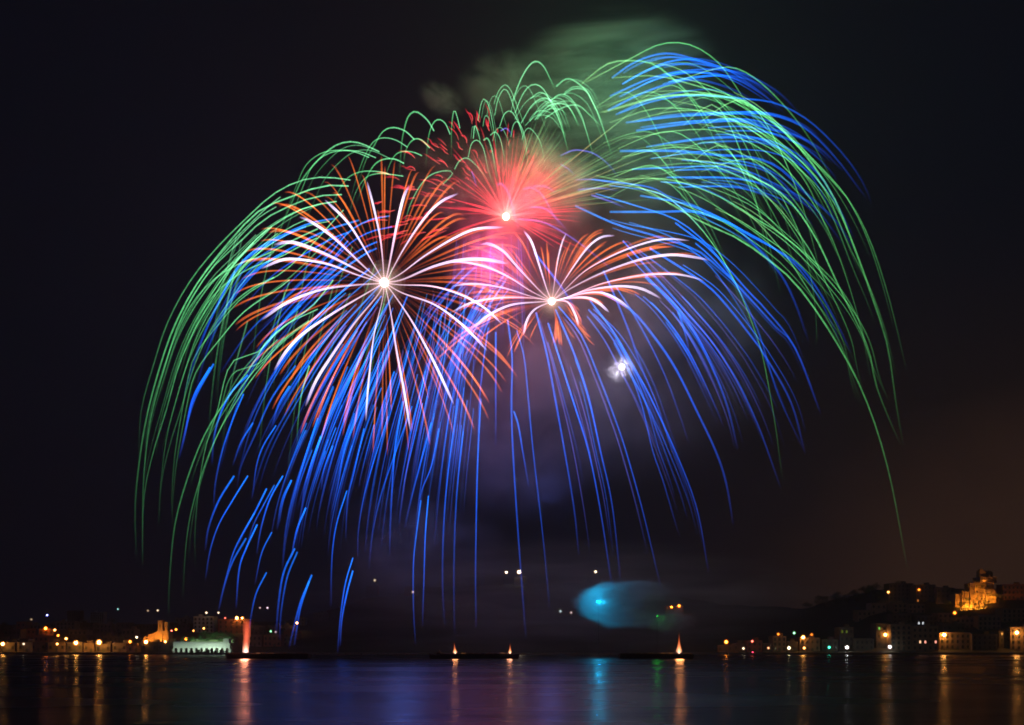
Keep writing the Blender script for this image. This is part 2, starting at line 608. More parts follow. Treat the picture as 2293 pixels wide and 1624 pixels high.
house(1790, 1835, 1428, 1457, 'low quay house washed orange by the bright lamp in front', None, 'limestone', Y=SHORE + 20)
house(1672, 1706, 1434, 1457, 'small quay house lit red and orange', None, 'plaster_red', Y=SHORE + 20)
house(1880, 1910, 1404, 1440, 'quay house with two dim green lit windows', None, 'limestone_dark', Y=SHORE + 24, floors=3, lit=((2, 0, 'lit_dimgreen'), (2, 1, 'lit_dimgreen')))
house(1962, 1986, 1396, 1440, 'narrow house with a bright green lit window above the orange lamp', None, 'limestone_dark', Y=SHORE + 24, floors=3, lit=((2, 0, 'lit_green'),))
for (a, b_, tp) in ((1606, 1640, 1444), (1640, 1668, 1440), (1708, 1728, 1440), (1762, 1786, 1436), (1840, 1876, 1432), (1914, 1956, 1430)):
    house(a, b_, tp, 1457, LR, GR, 'limestone_dark', Y=SHORE + 20)

# ------------------------------------------------------------------ quays
for (xa, xb, lab) in ((-720, 245, 'long low stone quay along the left bank'), (40 + 205, 330, 'dark rubble sea wall behind the barges'), (330, 720, 'low stone quay along the right bank')):
    pass
root = empty('quay_wall', (-320, SHORE, 0)); tag(root, 'long low stone quay wall along the left bank', 'quay')
q = MB(); q.box(-400, 130, -6, -0.02, -0.6, 1.3); q.build('wall', M['limestone_dark'], root)
q = MB(); q.box(-400, 130, -6.2, -0.02, 1.3, 1.62); q.build('coping', M['limestone'], root)
root = empty('breakwater', (0, SHORE, 0)); tag(root, 'low dark breakwater behind the middle barge', 'breakwater')
q = MB()
for i in range(60):
    xx = -188 + i * 5.6
    q.box(xx, xx + rb.uniform(4.5, 5.58), -5 + rb.uniform(-1, 1), -0.02, -0.6, rb.uniform(0.9, 1.6), taper=0.4)
q.build('stone_blocks', M['limestone_dark'], root)
root = empty('quay_wall', (340, SHORE, 0)); tag(root, 'low stone quay wall along the right bank', 'quay')
q = MB(); q.box(-190, 380, -6, -0.02, -0.6, 1.3); q.build('wall', M['limestone_dark'], root)
q = MB(); q.box(-190, 380, -6.2, -0.02, 1.3, 1.62); q.build('coping', M['limestone'], root)


# ------------------------------------------------------------------ lamps
def glowmat(name, c, s):
    m, t = mat_base(name)
    e = nd(t, 'ShaderNodeEmission', Strength=s)
    e.inputs[0].default_value = (*c, 1)
    trn = nd(t, 'ShaderNodeBsdfTransparent')
    a = nd(t, 'ShaderNodeAddShader')
    t.links.new(e.outputs[0], a.inputs[0]); t.links.new(trn.outputs[0], a.inputs[1])
    o = nd(t, 'ShaderNodeOutputMaterial')
    t.links.new(a.outputs[0], o.inputs[0])
    m.cycles.emission_sampling = 'NONE'
    return m


LAMPM = {}


def lamp_mat(c, s):
    k = (c, s)
    if k not in LAMPM: LAMPM[k] = emit('lamp_light', c, s)
    return LAMPM[k]


AMB, ORG, PAL, WHT, RED_, GRN, TEAL, BLU, CYA = (1, .40, .075), (1, .25, .02), (1, .80, .52), (.92, .96, 1), (1, .16, .10), (.3, 1, .5), (.05, .85, .5), (.22, .25, 1), (.35, .9, .85)


BLOOM = {}


def bloom_mat(c, k):
    key = (c, round(k, 2))
    if key not in BLOOM: BLOOM[key] = glowmat('lamp_bloom', (c[0], c[1] * .72, c[2] * .6), k)  # additive glow colour for the imitated lamp bloom
    return BLOOM[key]


def street_lamp(x, y, c, s, r, label, group=None, Y=None, h=8.0, name='street_lamp'):
    if c in (AMB, ORG) and s > 8: s *= 1.35
    if Y is None:
        best = None
        Yq = SHORE + 4
        while Yq < lerp_tab(DEPTH, x) + 10:
            p = P(x, y, Yq)
            d = abs(p.z - terrain(p.x, Yq) - h)
            if best is None or d < best[0]: best = (d, Yq)
            Yq += 3
        Y = best[1]
        for (u0, u1, Yb, yt, _r) in BOXES:
            if u0 - 6 <= x <= u1 + 6 and Yb < Y + 2.5 and y > yt - 12: Y = min(Y, Yb - 2.6)
        Y = max(Y, SHORE - 3)
    p = P(x, y, Y)
    zb = terrain(p.x, Y)
    if p.z - zb < 1.2: zb = p.z - 1.2
    H = p.z - zb
    root = empty(name, (p.x, Y, zb))
    tag(root, label, name.replace('_', ' '), group)
    pl = MB()
    pl.lathe([(0.22, -0.3), (0.22, 0.5), (0.12, 0.55), (0.08, H - r)], 8)
    pl.tube([(0, 0, H - r), (0, 0, H + r * 1.1), (0, 0.25, H + r * 1.3)], 0.06)
    pl.build('pole', M['steel'], root)
    hd = MB()
    hd.lathe([(0.15, H + r * 1.0), (r * 0.7, H + r * 0.98), (r * 0.2, H + r * 1.35), (0.05, H + r * 1.5)], 10)
    hd.build('hood', M['steel'], root)
    gl = MB()
    gl.ball((0, 0, H), r * .95, 12)
    bo_ = gl.build('bulb', lamp_mat(c, s), root, smooth=True)
    fg = MB()
    fg.ball((0, 0, H), r * 1.95, 14)  # added glowing shell, imitates camera bloom around the bulb
    g_ = fg.build('bloom_shell', bloom_mat(c, min(.55, .05 + .030 * s ** .6)), root, smooth=True)
    return root


GLS = 'small dim lamps high on the left bank'
LLS = 'small dim pale lamp high on the left bank'
for args in [
    (6, 1442, AMB, 60, .9, 'bright amber quay lamp at the left edge of the picture'),
    (53, 1442, PAL, 3, .6, 'dim pale quay lamp second from the left edge'),
    (105.6, 1377.5, BLU, 14, .8, 'blue lamp high over the left bank roofs'),
    (102, 1407, ORG, 26, .95, 'orange lamp topmost of the chain of lamps down the left bank slope'),
    (122.6, 1410.7, AMB, 16, .75, 'pale orange lamp second in the chain down the left bank slope'),
    (130, 1423, ORG, 12, .7, 'dull orange lamp third in the chain down the left bank slope'),
    (148, 1430, AMB, 14, .75, 'amber lamp lowest in the chain down the left bank slope'),
    (128, 1442, AMB, 12, .65, 'small pinkish lamp on the quay left of the two brightest lamps'),
    (170, 1439.5, AMB, 70, 1.05, 'bright yellow quay lamp, left one of the two brightest'),
    (221.8, 1438.5, AMB, 90, 1.15, 'brightest amber quay lamp, right one of the two brightest'),
    (326.7, 1437.5, AMB, 70, .95, 'bright orange quay lamp below the floodlit stepped tower'),
    (306, 1427, PAL, 9, .65, 'small pale lamp left of the floodlit stepped tower'),
    (291, 1437, ORG, 16, .8, 'amber lamp at the foot of the lit quay ramp'),
    (370, 1437, AMB, 15, .75, 'small amber lamp below the right end of the floodlit tower'),
    (384, 1413, RED_, 12, .65, 'pink red lamp beside the floodlit tower'),
    (394, 1409.7, ORG, 14, .7, 'orange lamp right of the pink red lamp'),
    (433, 1412.4, AMB, 7, .65, 'small peach lamp above the green lit trees'),
    (456, 1407, AMB, 10, .7, 'peach lamp at the foot of the grey apartment block'),
    (416, 1431, ORG, 24, .8, 'yellow orange lamp among the green lit trees'),
    (462, 1372, PAL, 4, .75, 'pale lamp left of a pair above the apartment block'),
    (489, 1372, PAL, 4, .75, 'pale lamp right of a pair above the apartment block'),
    (504, 1384, RED_, 5, .6, 'small red lamp over the orange lit house'),
    (530, 1384, AMB, 60, .95, 'bright yellow lamp over the orange lit house'),
    (542, 1384, AMB, 25, .75, 'smaller yellow lamp next to the bright one over the orange lit house'),
    (664.6, 1395, AMB, 24, .85, 'peach lamp in front of the small orange lit house'),
    (606, 1413.7, GRN, 3, .65, 'pale green lamp right of the red flare column'),
    (353, 1367, PAL, 2.6, .75, LLS, GLS), (331, 1367.5, PAL, .7, .7, LLS, GLS),
    (264, 1364, CYA, 2, .65, 'small cyan lamp high on the left bank'),
    (582, 1361, (1, .7, .75), 1.0, .7, LLS, GLS), (598.6, 1361, (1, .75, .95), 2.6, .8, LLS, GLS),
    (70, 1387, PAL, .5, .65, LLS, GLS), (617, 1415, (.8, .6, .7), .8, .6, LLS, GLS),
    (1133.4, 1281.5, PAL, 26, 1.5, 'bright white hillside lamp, left one of the pair over the middle barge'),
    (1161.8, 1281, PAL, 60, 1.9, 'bright white hillside lamp, right one of the pair over the middle barge'),
    (1333.2, 1280.3, PAL, 12, 1.4, 'single yellowish hillside lamp above the cyan laser mist'),
    (838.8, 1299.4, (1, .85, .55), 1.6, 1.2, 'faint yellowish lamp on the hillside left of the blue trails'),
    (924, 1325.8, (1, .72, .55), 1.6, 1.2, 'faint pinkish lamp on the hillside among the blue trails'),
    (1254.4, 1368.8, (.7, .95, 1), 1.8, 1.1, 'pale blue lamp left of a pair beside the cyan laser mist'),
    (1278.4, 1371.7, (1, .75, .75), 1.5, 1.0, 'pale pink lamp right of a pair beside the cyan laser mist'),
    (1503, 1359.5, ORG, 14, 1.2, 'orange hillside lamp, left one of the pair above the right barge'),
    (1520, 1356.7, ORG, 20, 1.3, 'orange hillside lamp, right one of the pair above the right barge'),
    (1625.5, 1437.4, ORG, 22, .95, 'deep orange lamp at the left end of the right bank'),
    (1664, 1452, PAL, 3.4, .7, 'pale quay lamp left of the red lit house'),
    (1683.7, 1436, RED_, 7, .7, 'red lamp over the small red lit house'),
    (1720, 1451, (1, .45, .2), 3, .65, 'dim peach quay lamp right of the red lit house'),
    (1742, 1420, ORG, 4, .75, 'dull orange lamp over the amber quay house'),
    (1766, 1451, (1, .85, .4), 18, .8, 'yellow white quay lamp'),
    (1777.5, 1417.5, GRN, 5, .75, 'mint green lamp over the right bank quay'),
    (1797.8, 1427, AMB, 38, .95, 'bright orange lamp before the orange washed quay house'),
    (1800, 1451, AMB, 9, .75, 'peach quay lamp below the bright orange lamp'),
    (1816.7, 1421, ORG, 2.6, .75, 'dim orange lamp right of the bright orange lamp'),
    (1856, 1449.6, TEAL, 8, .75, 'teal quay lamp on the right bank'),
    (1896, 1449.6, WHT, 24, .85, 'bright white quay lamp right of the teal lamp'),
    (1981.6, 1421.5, AMB, 40, .95, 'big orange lamp at the corner of the five storey waterfront block'),
    (1991.8, 1448.6, WHT, 24, .85, 'bright white quay lamp below the orange corner lamp'),
    (1988.4, 1326, AMB, 9, .8, 'small yellow lamp left of the dark hilltop blocks'),
    (2057, 1320.6, ORG, 5, .85, 'small orange lamp in the gap between the dark hilltop blocks'),
    (2113.6, 1421.5, AMB, 90, 1.0, 'bright orange lamp over the low lit waterfront house'),
    (2137, 1372.4, ORG, 8, 1.0, 'orange lamp on the slope under the fort'),
    (2276, 1416.5, AMB, 80, 1.0, 'bright orange lamp at the right edge of the waterfront'),
]:
    street_lamp(*args)


# ------------------------------------------------------------------ floodlit works
def floodlight(x, y, z, c, s, label, group, aim=(0, 1, .5), size=0.8):
    root = empty('floodlight', (x, y, z))
    tag(root, label, 'floodlight', group)
    st = MB()
    st.box(-.5, .5, -.3, .3, -0.2, 0.12)
    st.box(-.06, .06, -.06, .06, 0.12, 0.5)
    st.build('stand', M['steel'], root)
    d = Vector(aim).normalized()
    a = Vector((1, 0, 0))
    b_ = a.cross(d).normalized()
    hs = MB()
    c0 = Vector((0, 0, 0.75))
    for k, (rr_, dd) in enumerate(((size * .55, -.3), (size, .1))):
        for sx, sy in ((-1, -1), (1, -1), (1, 1), (-1, 1)):
            hs.v.append(tuple(c0 + a * (sx * rr_) + b_ * (sy * rr_ * .6) + d * dd))
    hs.f += [(3, 2, 1, 0), (0, 1, 5, 4), (1, 2, 6, 5), (2, 3, 7, 6), (3, 0, 4, 7)]
    hs.build('housing', M['steel'], root)
    fc = MB()
    for sx, sy in ((-1, -1), (1, -1), (1, 1), (-1, 1)):
        fc.v.append(tuple(c0 + a * (sx * size * .94) + b_ * (sy * size * .56) + d * .06))
    n_ = (Vector(fc.v[1]) - Vector(fc.v[0])).cross(Vector(fc.v[2]) - Vector(fc.v[0]))
    fc.f.append((0, 1, 2, 3) if n_.dot(d) > 0 else (3, 2, 1, 0))
    m_, t_ = mat_base('flood_lens')
    g_ = nd(t_, 'ShaderNodeNewGeometry')
    e_ = nd(t_, 'ShaderNodeEmission')
    e_.inputs[0].default_value = (*c, 1)
    t_.links.new(math_node(t_, 'MULTIPLY', math_node(t_, 'SUBTRACT', 1.0, g_.outputs['Backfacing']), s * 22.0), e_.inputs[1])
    o_ = nd(t_, 'ShaderNodeOutputMaterial')
    t_.links.new(e_.outputs[0], o_.inputs[0])
    fc.build('lens', m_, root)
    return root


# floodlit stepped tower on the left bank
Yt = SHORE + 30
pz = P(345, 1433, Yt)
root = empty('stepped_bastion', (pz.x, Yt, 1.6))
tag(root, 'orange floodlit stepped stone bastion with a square tower on the left bank', 'bastion')
px = Yt / FPX


def zz(y, Y): return CAM_H + (HZ - y) * Y / FPX - 1.6


q = MB()
ol = [(-26 * px, -1), (32 * px, -1), (32 * px, zz(1413, Yt)), (9 * px, zz(1413, Yt)), (5 * px, zz(1415, Yt)), (-3 * px, zz(1417, Yt)), (-6 * px, zz(1420, Yt)), (-12 * px, zz(1420, Yt)), (-14 * px, zz(1425, Yt)), (-22 * px, zz(1426, Yt)), (-26 * px, zz(1433, Yt))]
q.prism(ol, 0, 9)
q.build('stepped_wall', M['limestone'], root)
q = MB(); q.box(9 * px, 19 * px, -0.6, 5, zz(1438, Yt), zz(1391, Yt)); q.box(8.4 * px, 19.6 * px, -0.9, 5.3, zz(1391, Yt), zz(1389.5, Yt)); q.build('tower', M['limestone'], root)
q = MB(); q.box(24 * px, 30 * px, -0.4, 4, zz(1438, Yt), zz(1394, Yt)); q.box(23.6 * px, 30.4 * px, -0.6, 4.2, zz(1394, Yt), zz(1393, Yt)); q.build('turret', M['limestone'], root)
for k in range(4):
    q = MB(); q.box(-20 * px + k * 6.4 * px, -18.4 * px + k * 6.4 * px, -0.35, 0.3, zz(1438, Yt), zz(1424 - 2.2 * k, Yt)); q.build('buttress', M['limestone'], root)
add_window(root, 14 * px, zz(1402, Yt), -0.6, .7, 1.8)
GF = 'floodlights at the foot of the bastion'
house(316, 352, 1437.5, 1461, 'low dark quay house in front of the floodlit bastion, left one', None, 'limestone_dark', Y=SHORE + 10, depth=14)
house(352.6, 388, 1437, 1461, 'low dark quay house in front of the floodlit bastion, right one', None, 'limestone_dark', Y=SHORE + 10, depth=14)
for k, dx in enumerate((-18, -5, 8, 17, 27)):
    floodlight(pz.x + dx * px, Yt - 7.5, P(0, 1439, Yt - 8).z - .15, (1, .33, .035), (9, 14, 16, 16, 10)[k], 'floodlight on a quay house roof aimed up at the stepped bastion', GF, (0, 1, .45))

# green lit waterfront arcade with trees on the slope behind
Ya = SHORE + 6
pa_ = P(451, 1459, Ya)
k_ = Ya / FPX
root = empty('arcade', (pa_.x, Ya, 1.6))
tag(root, 'long white floodlit waterfront arcade with dark arches, glowing green white', 'arcade')
hw, ht_ = 63 * k_, 8.2
na = 11
q = MB()
bw = 2 * hw / na
for i in range(na + 1):
    xx = -hw + i * bw
    q.box(xx - .75, xx + .75, 0, 1.2, 0, 2.2)
for i in range(na):
    xx = -hw + i * bw
    pts = [(xx + .75, 2.2), (xx - .0, 2.2), (xx, 6.2), (xx + bw, 6.2), (xx + bw, 2.2), (xx + bw - .75, 2.2)]
    rr_ = bw / 2 - .75
    pts += [(xx + bw / 2 + rr_ * cos(a * pi / 8), 2.2 + rr_ * .9 * sin(a * pi / 8)) for a in range(1, 8)]
    q.prism(pts[::-1], 0.02, 1.18)
q.build('arches', M['white_stone'], root)
q = MB(); q.box(-hw, hw, 7, 7.4, 0, 6.2); q.build('rear_wall', M['limestone_dark'], root)  # dark stone stands in for shade inside the arches
q = MB(); q.box(-hw - .4, hw + .4, -.3, 7.7, 6.2, 6.6); q.box(-hw, hw, -.02, .28, 6.6, 7.5); q.build('roof', M['white_stone'], root)
q = MB(); q.box(hw * .78, hw * .98, -.6, 5, 6.62, 9.8); q.build('end_pavilion', M['white_stone'], root)
GA = 'floodlights along the waterfront arcade'
for k in range(7):
    floodlight(pa_.x - hw * .92 + k * hw * .30, Ya - 5.5, 1.65, (.70, 1, .74), (3, 3.5, 4, 7, 9, 9, 6)[k], 'small green white floodlight on the quay before the arcade', GA, (0, 1, .42), .6)
GA2 = 'floodlights on the arcade roof'
for k in range(6):
    floodlight(pa_.x - hw * .75 + k * hw * .30, Ya + 7.0, 8.22, (.38, 1, .50), (6, 7, 8, 10, 13, 13)[k], 'small green floodlight on the arcade roof aimed at the trees', GA2, (0.1, 1, .75), .6)
q = empty('retaining_wall', (pa_.x, Ya, 0)); tag(q, 'terraced stone retaining wall under the green lit trees behind the arcade', 'wall')
TZ = ((9.5, 14.0, 8.4), (14.05, 18.5, 10.6), (18.55, 24.0, 12.4))
for k, (ya_, yb_, zt) in enumerate(TZ):
    xa_ = -hw * (.95, .62, .12)[k]
    w_ = MB(); w_.box(xa_, hw * .97, ya_, yb_, -1, zt); w_.box(xa_ - .1, hw * .97 + .1, ya_ - .15, ya_ + .4, zt, zt + .5)
    w_.build('terrace_wall', M['limestone'], q)

# trees
TREES = []


def tree_proto(seed, h, spread):
    r_ = random.Random(seed)
    tk = MB()
    tk.tube([(0, 0, -1), (0.1, 0, h * .25), (0.0, 0.1, h * .5), (0.2, 0, h * .8)], [.34, .26, .2, .06], 7)
    tips = []
    for k in range(7):
        a = 2 * pi * k / 7 + r_.uniform(-.3, .3)
        z0 = h * r_.uniform(.32, .55)
        e = (cos(a) * spread * r_.uniform(.5, .8), sin(a) * spread * r_.uniform(.5, .8), z0 + h * r_.uniform(.1, .35))
        tk.tube([(0, 0, z0), (e[0] * .5, e[1] * .5, z0 + (e[2] - z0) * .65), e], [.13, .08, .03], 5)
        tips.append(e)
    tips.append((0, 0, h * .85))
    cr = MB()
    for _ in range(520):
        c = r_.choice(tips)
        rad = spread * .55
        p = Vector((r_.gauss(0, 1), r_.gauss(0, 1), r_.gauss(0, .8))) * rad * .42 + Vector(c)
        a = Vector((r_.gauss(0, 1), r_.gauss(0, 1), r_.gauss(0, 1))).normalized()
        b_ = a.orthogonal().normalized()
        s_ = r_.uniform(.16, .38)
        c2 = a.cross(b_)
        n0 = len(cr.v)
        cr.v += [tuple(p + b_ * s_), tuple(p + c2 * s_ * .6), tuple(p - b_ * s_), tuple(p - c2 * s_ * .6)]
        cr.f.append((n0, n0 + 1, n0 + 2, n0 + 3))
    return tk.mesh('trunk', M['bark']), cr.mesh('crown', M['leaf'])


TP = [tree_proto(1, 7.5, 3.6), tree_proto(2, 9, 4.2), tree_proto(3, 6.5, 3.2)]


def tree(X, Y, label, group, k=0, s=1.0):
    z = terrain(X, Y)
    o = empty('leafy_tree', (X, Y, z - .1), rb.uniform(0, 6))
    o.scale = (s, s, s)
    tag(o, label, 'tree', group)
    put('trunk', TP[k][0], o)
    put('crown', TP[k][1], o)
    return o


for k in range(17):
    f_ = -.88 + k * .112
    lv = 0 if f_ < -.5 else (k % 2 if f_ < .2 else k % 3)
    o_ = tree(pa_.x + hw * f_, Ya + sum(TZ[lv][:2]) / 2 + .5, 'leafy tree lit green by the floodlights behind the arcade', 'green lit trees behind the arcade', k % 3, .50 + .07 * (k % 4))
    o_.location.z = TZ[lv][2] - .1

for (u, y) in ((1915, 1345), (1940, 1338), (1870, 1352), (2150, 1368), (2170, 1366), (2190, 1366), (2212, 1364), (2236, 1350), (1846, 1362), (1960, 1330), (2120, 1362), (2215, 1352)):
    Yq = ground_hit(u, y)
    p = P(u, y, Yq)
    tree(p.x, Yq, 'dark tree on the slope of the right hill', 'dark trees on the right hill', int(u) % 3, 1.1)
for k in range(26):
    u = 1800 + k * 8.5 + rb.uniform(-3, 3)
    Yq = lerp_tab(DEPTH, u) * rb.uniform(.93, 1.0)
    tree((u - CX) / FPX * Yq, Yq, 'dark tree on the slope of the right hill', 'dark trees on the right hill', k % 3, rb.uniform(.7, 1.3))
for (u, y) in ((10, 1412), (60, 1408), (250, 1405), (380, 1420), (575, 1412), (600, 1420), (640, 1412), (690, 1400)):
    Yq = ground_hit(u, y)
    p = P(u, y, Yq)
    tree(p.x, Yq, 'dark tree among the houses of the left bank', 'dark trees on the left bank', int(u) % 3, 1.0)

# fort on the right hill
Yf = ground_hit(2177, 1360)
k_ = Yf / FPX
pf = P(2177, 1360, Yf)
root = empty('hilltop_fort', (pf.x, Yf, pf.z))
tag(root, 'orange floodlit stone fort with stepped blocks and a corner tower on the right hill', 'fort')


def fz(y): return (1360 - y) * k_


def fx(x_): return (x_ - 2177) * k_


def crenel(mb, x0, x1, y0, z, n):
    w = (x1 - x0) / (2 * n - 1)
    for i in range(n):
        mb.box(x0 + 2 * i * w, x0 + (2 * i + 1) * w, y0, y0 + .7, z, z + .9)


q = MB(); q.box(fx(2140), fx(2153), 1.5, 12, -6, fz(1330)); q.build('side_wing', M['limestone'], root)
q = MB(); q.box(fx(2153), fx(2202), 0, 14, -6, fz(1326)); crenel(q, fx(2153), fx(2168), 0, fz(1326), 4)
for xx in (2158, 2180, 2192): q.box(fx(xx), fx(xx + 2.2), -.5, 0.02, -6, fz(1328))
q.build('lower_wall', M['limestone'], root)
q = MB(); q.box(fx(2169.5), fx(2181), -1.2, 9, -6, fz(1305.5)); crenel(q, fx(2169.5), fx(2181), -1.2, fz(1305.5), 3); q.build('square_turret', M['limestone'], root)
q = MB(); q.box(fx(2181.2), fx(2231), 5, 18, -6, fz(1304)); q.box(fx(2181.2), fx(2231), 4.6, 5, fz(1320), fz(1318.5)); crenel(q, fx(2183), fx(2231), 5, fz(1304), 10); q.build('upper_wall', M['limestone'], root)
q = MB(); q.box(fx(2210), fx(2232.5), 2.5, 4.98, -3, fz(1320)); q.build('gate_block', M['limestone'], root)
q = MB(); q.box(fx(2203), fx(2240), 7, 20, fz(1304) - .1, fz(1292)); q.box(fx(2202), fx(2241), 6.6, 20.4, fz(1292), fz(1290.5)); q.build('keep', M['limestone'], root)
q = MB(); q.box(fx(2203), fx(2217), 8, 14, fz(1290.5), fz(1276)); q.box(fx(2205), fx(2210), 8.2, 12, fz(1276), fz(1272)); q.build('corner_tower', M['limestone'], root)
q = MB(); q.lathe([(3.0, 0), (3.0, 2.6), (3.3, 2.6), (3.1, 3.6), (2.5, 4.6), (1.5, 5.3), (.3, 5.7)], 16, (fx(2229), 12, fz(1290.5))); q.build('dome', M['limestone'], root)
for xx, yy, yf_ in ((2163, 1341, 0), (2187, 1341, 0), (2197, 1341, 0), (2192, 1312, 5), (2204, 1312, 5), (2217, 1312, 5), (2222, 1327, 2.5)):
    add_window(root, fx(xx), fz(yy), yf_, .8, 1.7)
GFF = 'floodlights under the hilltop fort'
for k, (xx, dy, zo, s_) in enumerate(((2145, -7, 1329, 5), (2158, -7, 1360, 20), (2168, -7, 1360, 20), (2180, -8, 1360, 20), (2192, -7, 1360, 20), (2200, -7, 1360, 14))):
    X_ = pf.x + fx(xx)
    zt = terrain(X_, Yf + dy)
    floodlight(X_, Yf + dy, zt + .2, (1, .33, .025), s_ * 1.7, 'floodlight on the slope aimed up at the fort', GFF, (0, 1, .55))
for (xx, dy, zy, s_) in ((2188, 1.2, 1326, 5), (2204, .6, 1335, 9), (2222, -1.5, 1337, 9)):
    X_ = pf.x + fx(xx)
    floodlight(X_, Yf + dy, pf.z + (fz(1326) + .2 if dy > 1 else max(terrain(X_, Yf + dy) - pf.z, fz(zy) - 3) + .2), (1, .33, .025), s_ * 2.0, 'floodlight on the fort terrace aimed at the upper wall', 'floodlights on the fort terrace', (0, 1, .6))
floodlight(pf.x + fx(2212), Yf + 5.6, pf.z + fz(1304) + .2, (1, .33, .03), 6, 'floodlight on the upper wall aimed at the keep', None, (0, 1, .9), .5)

# ------------------------------------------------------------------ barges, fountains, boat
YB = 440.0


def barge(x0, x1, label, bow=0, deckhouse=None):
    p0, p1 = P(x0, 1475, YB), P(x1, 1475, YB)
    L = p1.x - p0.x
    root = empty('barge', ((p0.x + p1.x) / 2, YB, 0))
    tag(root, label, 'barge')
    h = L / 2
    q = MB()
    ol = [(-h, 1.7), (-h + .3, .3), (-h + 2.2, -.9), (h - 2.2, -.9), (h - .3, .3), (h, 1.7)]
    q.prism(ol, -4, 4)
    q.build('hull', M['rust'], root)
    q = MB()
    for s in (-1, 1):
        q.box(-h + .2, h - .2, s * 3.9 - .1, s * 3.9 + .1, 1.7, 2.25)
    q.box(-h + .05, -h + .25, -3.78, 3.78, 1.7, 2.25); q.box(h - .25, h - .05, -3.78, 3.78, 1.7, 2.25)
    q.build('bulwark', M['rust'], root)
    q = MB()
    n = int(L / 4)
    for i in range(n):
        xx = -h + 2 + (L - 4) * i / (n - 1)
        q.lathe([(.45, -.15), (.45, .15)], 8, (xx, -4.12, .9), 'y')
    q.build('tyre_fenders', M['steel'], root)
    for s in (-1, 1):
        for e in (-1, 1):
            q = MB(); q.lathe([(.16, 1.7), (.16, 2.3), (.26, 2.32), (.26, 2.45)], 8, (e * (h - 1.2), s * 3.2, 0)); q.build('bollard', M['steel'], root)
    if deckhouse is not None:
        dx = (deckhouse - (x0 + x1) / 2) * YB / FPX
        q = MB(); q.box(dx - 1.6, dx + 1.6, -1.8, 1.8, 1.7, 3.6); q.box(dx - 1.8, dx + 1.8, -2, 2, 3.6, 3.75)
        q.build('deckhouse', M['steel'], root)
    return root, L


MR = []


def racks(x0, x1, label, group, n):
    for i in range(n):
        x_ = x0 + (x1 - x0) * (i + .5) / n
        p = P(x_, 1475, YB)
        if not MR:
            r_ = empty('mortar_rack', (0, 0, 0))
            f = MB(); f.box(-1.0, 1.0, -.5, -.4, 0, .25); f.box(-1.0, 1.0, .4, .5, 0, .25); f.box(-1.0, 1.0, -.5, -.42, .55, .7); f.box(-1.0, 1.0, .42, .5, .55, .7)
            for e in (-1.05, .95): f.box(e, e + .1, -.5, .5, 0, .8)
            f.build('frame', M['timber'], r_)
            for k in range(5):
                tmb = MB(); tmb.lathe([(.14, .02), (.14, 1.05), (.11, 1.05), (.11, .3)], 8, (-.76 + k * .38, 0, 0)); tmb.build('mortar_tube', M['steel'], r_)
            MR.append(r_); o = r_
        else:
            o = copy_tree(MR[0])
        tag(o, label, 'mortar rack', group)
        o.location = (p.x, YB + (-1.4 if i % 2 else 1.2), 1.7)


def fire_mat(name, colour_stops, strength_stops, gain):
    return spark(name, colour_stops, strength_stops, gain, beads=(7.0, .35))


FIRE = fire_mat('flame_sparks', [(0, (1, .62, .42)), (.25, (1, .34, .13)), (.6, (1, .16, .03)), (1, (.8, .06, .01))], [(0, 1), (.12, .8), (.4, .30), (.8, .08), (1, 0)], .5)
COLM = fire_mat('red_flare_sparks', [(0, (1, .60, .50)), (.14, (1, .36, .22)), (.35, (1, .17, .08)), (1, (1, .12, .05))], [(0, 1), (.12, .7), (.25, .30), (.75, .20), (.92, .12), (1, 0)], .55)


def flame(x, ytop, ybase, wpx, label, mat, lamp, lc, column=False, lean=0.0, Y=YB - .3):
    p = P(x, ybase, Y)
    H = (ybase - ytop) * Y / FPX
    w = wpx * Y / FPX
    root = empty('spark_fountain', (p.x, Y, 1.7))
    tag(root, label, 'firework fountain')
    z0 = p.z - 1.7
    nz_ = MB(); nz_.lathe([(.35, 0), (.3, .1), (.22, .15), (.22, max(.5, z0))], 10); nz_.build('nozzle', M['steel'], root)
    zs = max(.5, z0)
    for k, f in enumerate((.30, .5, .72, 1.0)):
        q = MB(); n, ns = 12, 22
        hk = H * (1 if column else (.62 + .38 * (1 - f) / .7 if k else 1))
        uvs = []
        for j in range(ns + 1):
            s = j / ns
            if column: r = w * f * (.75 + .35 * s) * (1 - max(0, s - .93) * 6)
            else: r = w * f * (sin(min(s * 7, pi / 2)) * (1 - s) ** 1.25 + .015)
            for i in range(n):
                a = 2 * pi * i / n
                wob = 1 + .12 * sin(3 * a + s * 9 + k) * (1 if column else .6)
                q.v.append((lean * s * hk + r * wob * cos(a), r * wob * sin(a), zs + s * hk)); uvs.append(s)
        for j in range(ns):
            for i in range(n):
                q.f.append((j * n + i, j * n + (i + 1) % n, (j + 1) * n + (i + 1) % n, (j + 1) * n + i))
        me = q.mesh('spark_spray', mat)
        ul = me.uv_layers.new(name='along')
        for lp in me.loops: ul.data[lp.index].uv = (uvs[lp.vertex_index], 1.0)
        put('spark_spray', me, root)
    if lamp:
        ld = bpy.data.lights.new('fountain_light', 'POINT'); ld.energy = lamp; ld.color = lc; ld.shadow_soft_size = w
        lo = bpy.data.objects.new('fountain_light', ld); COL.objects.link(lo); lo.parent = root; lo.location = (0, -w * 1.2, zs + H * .15)
    return root


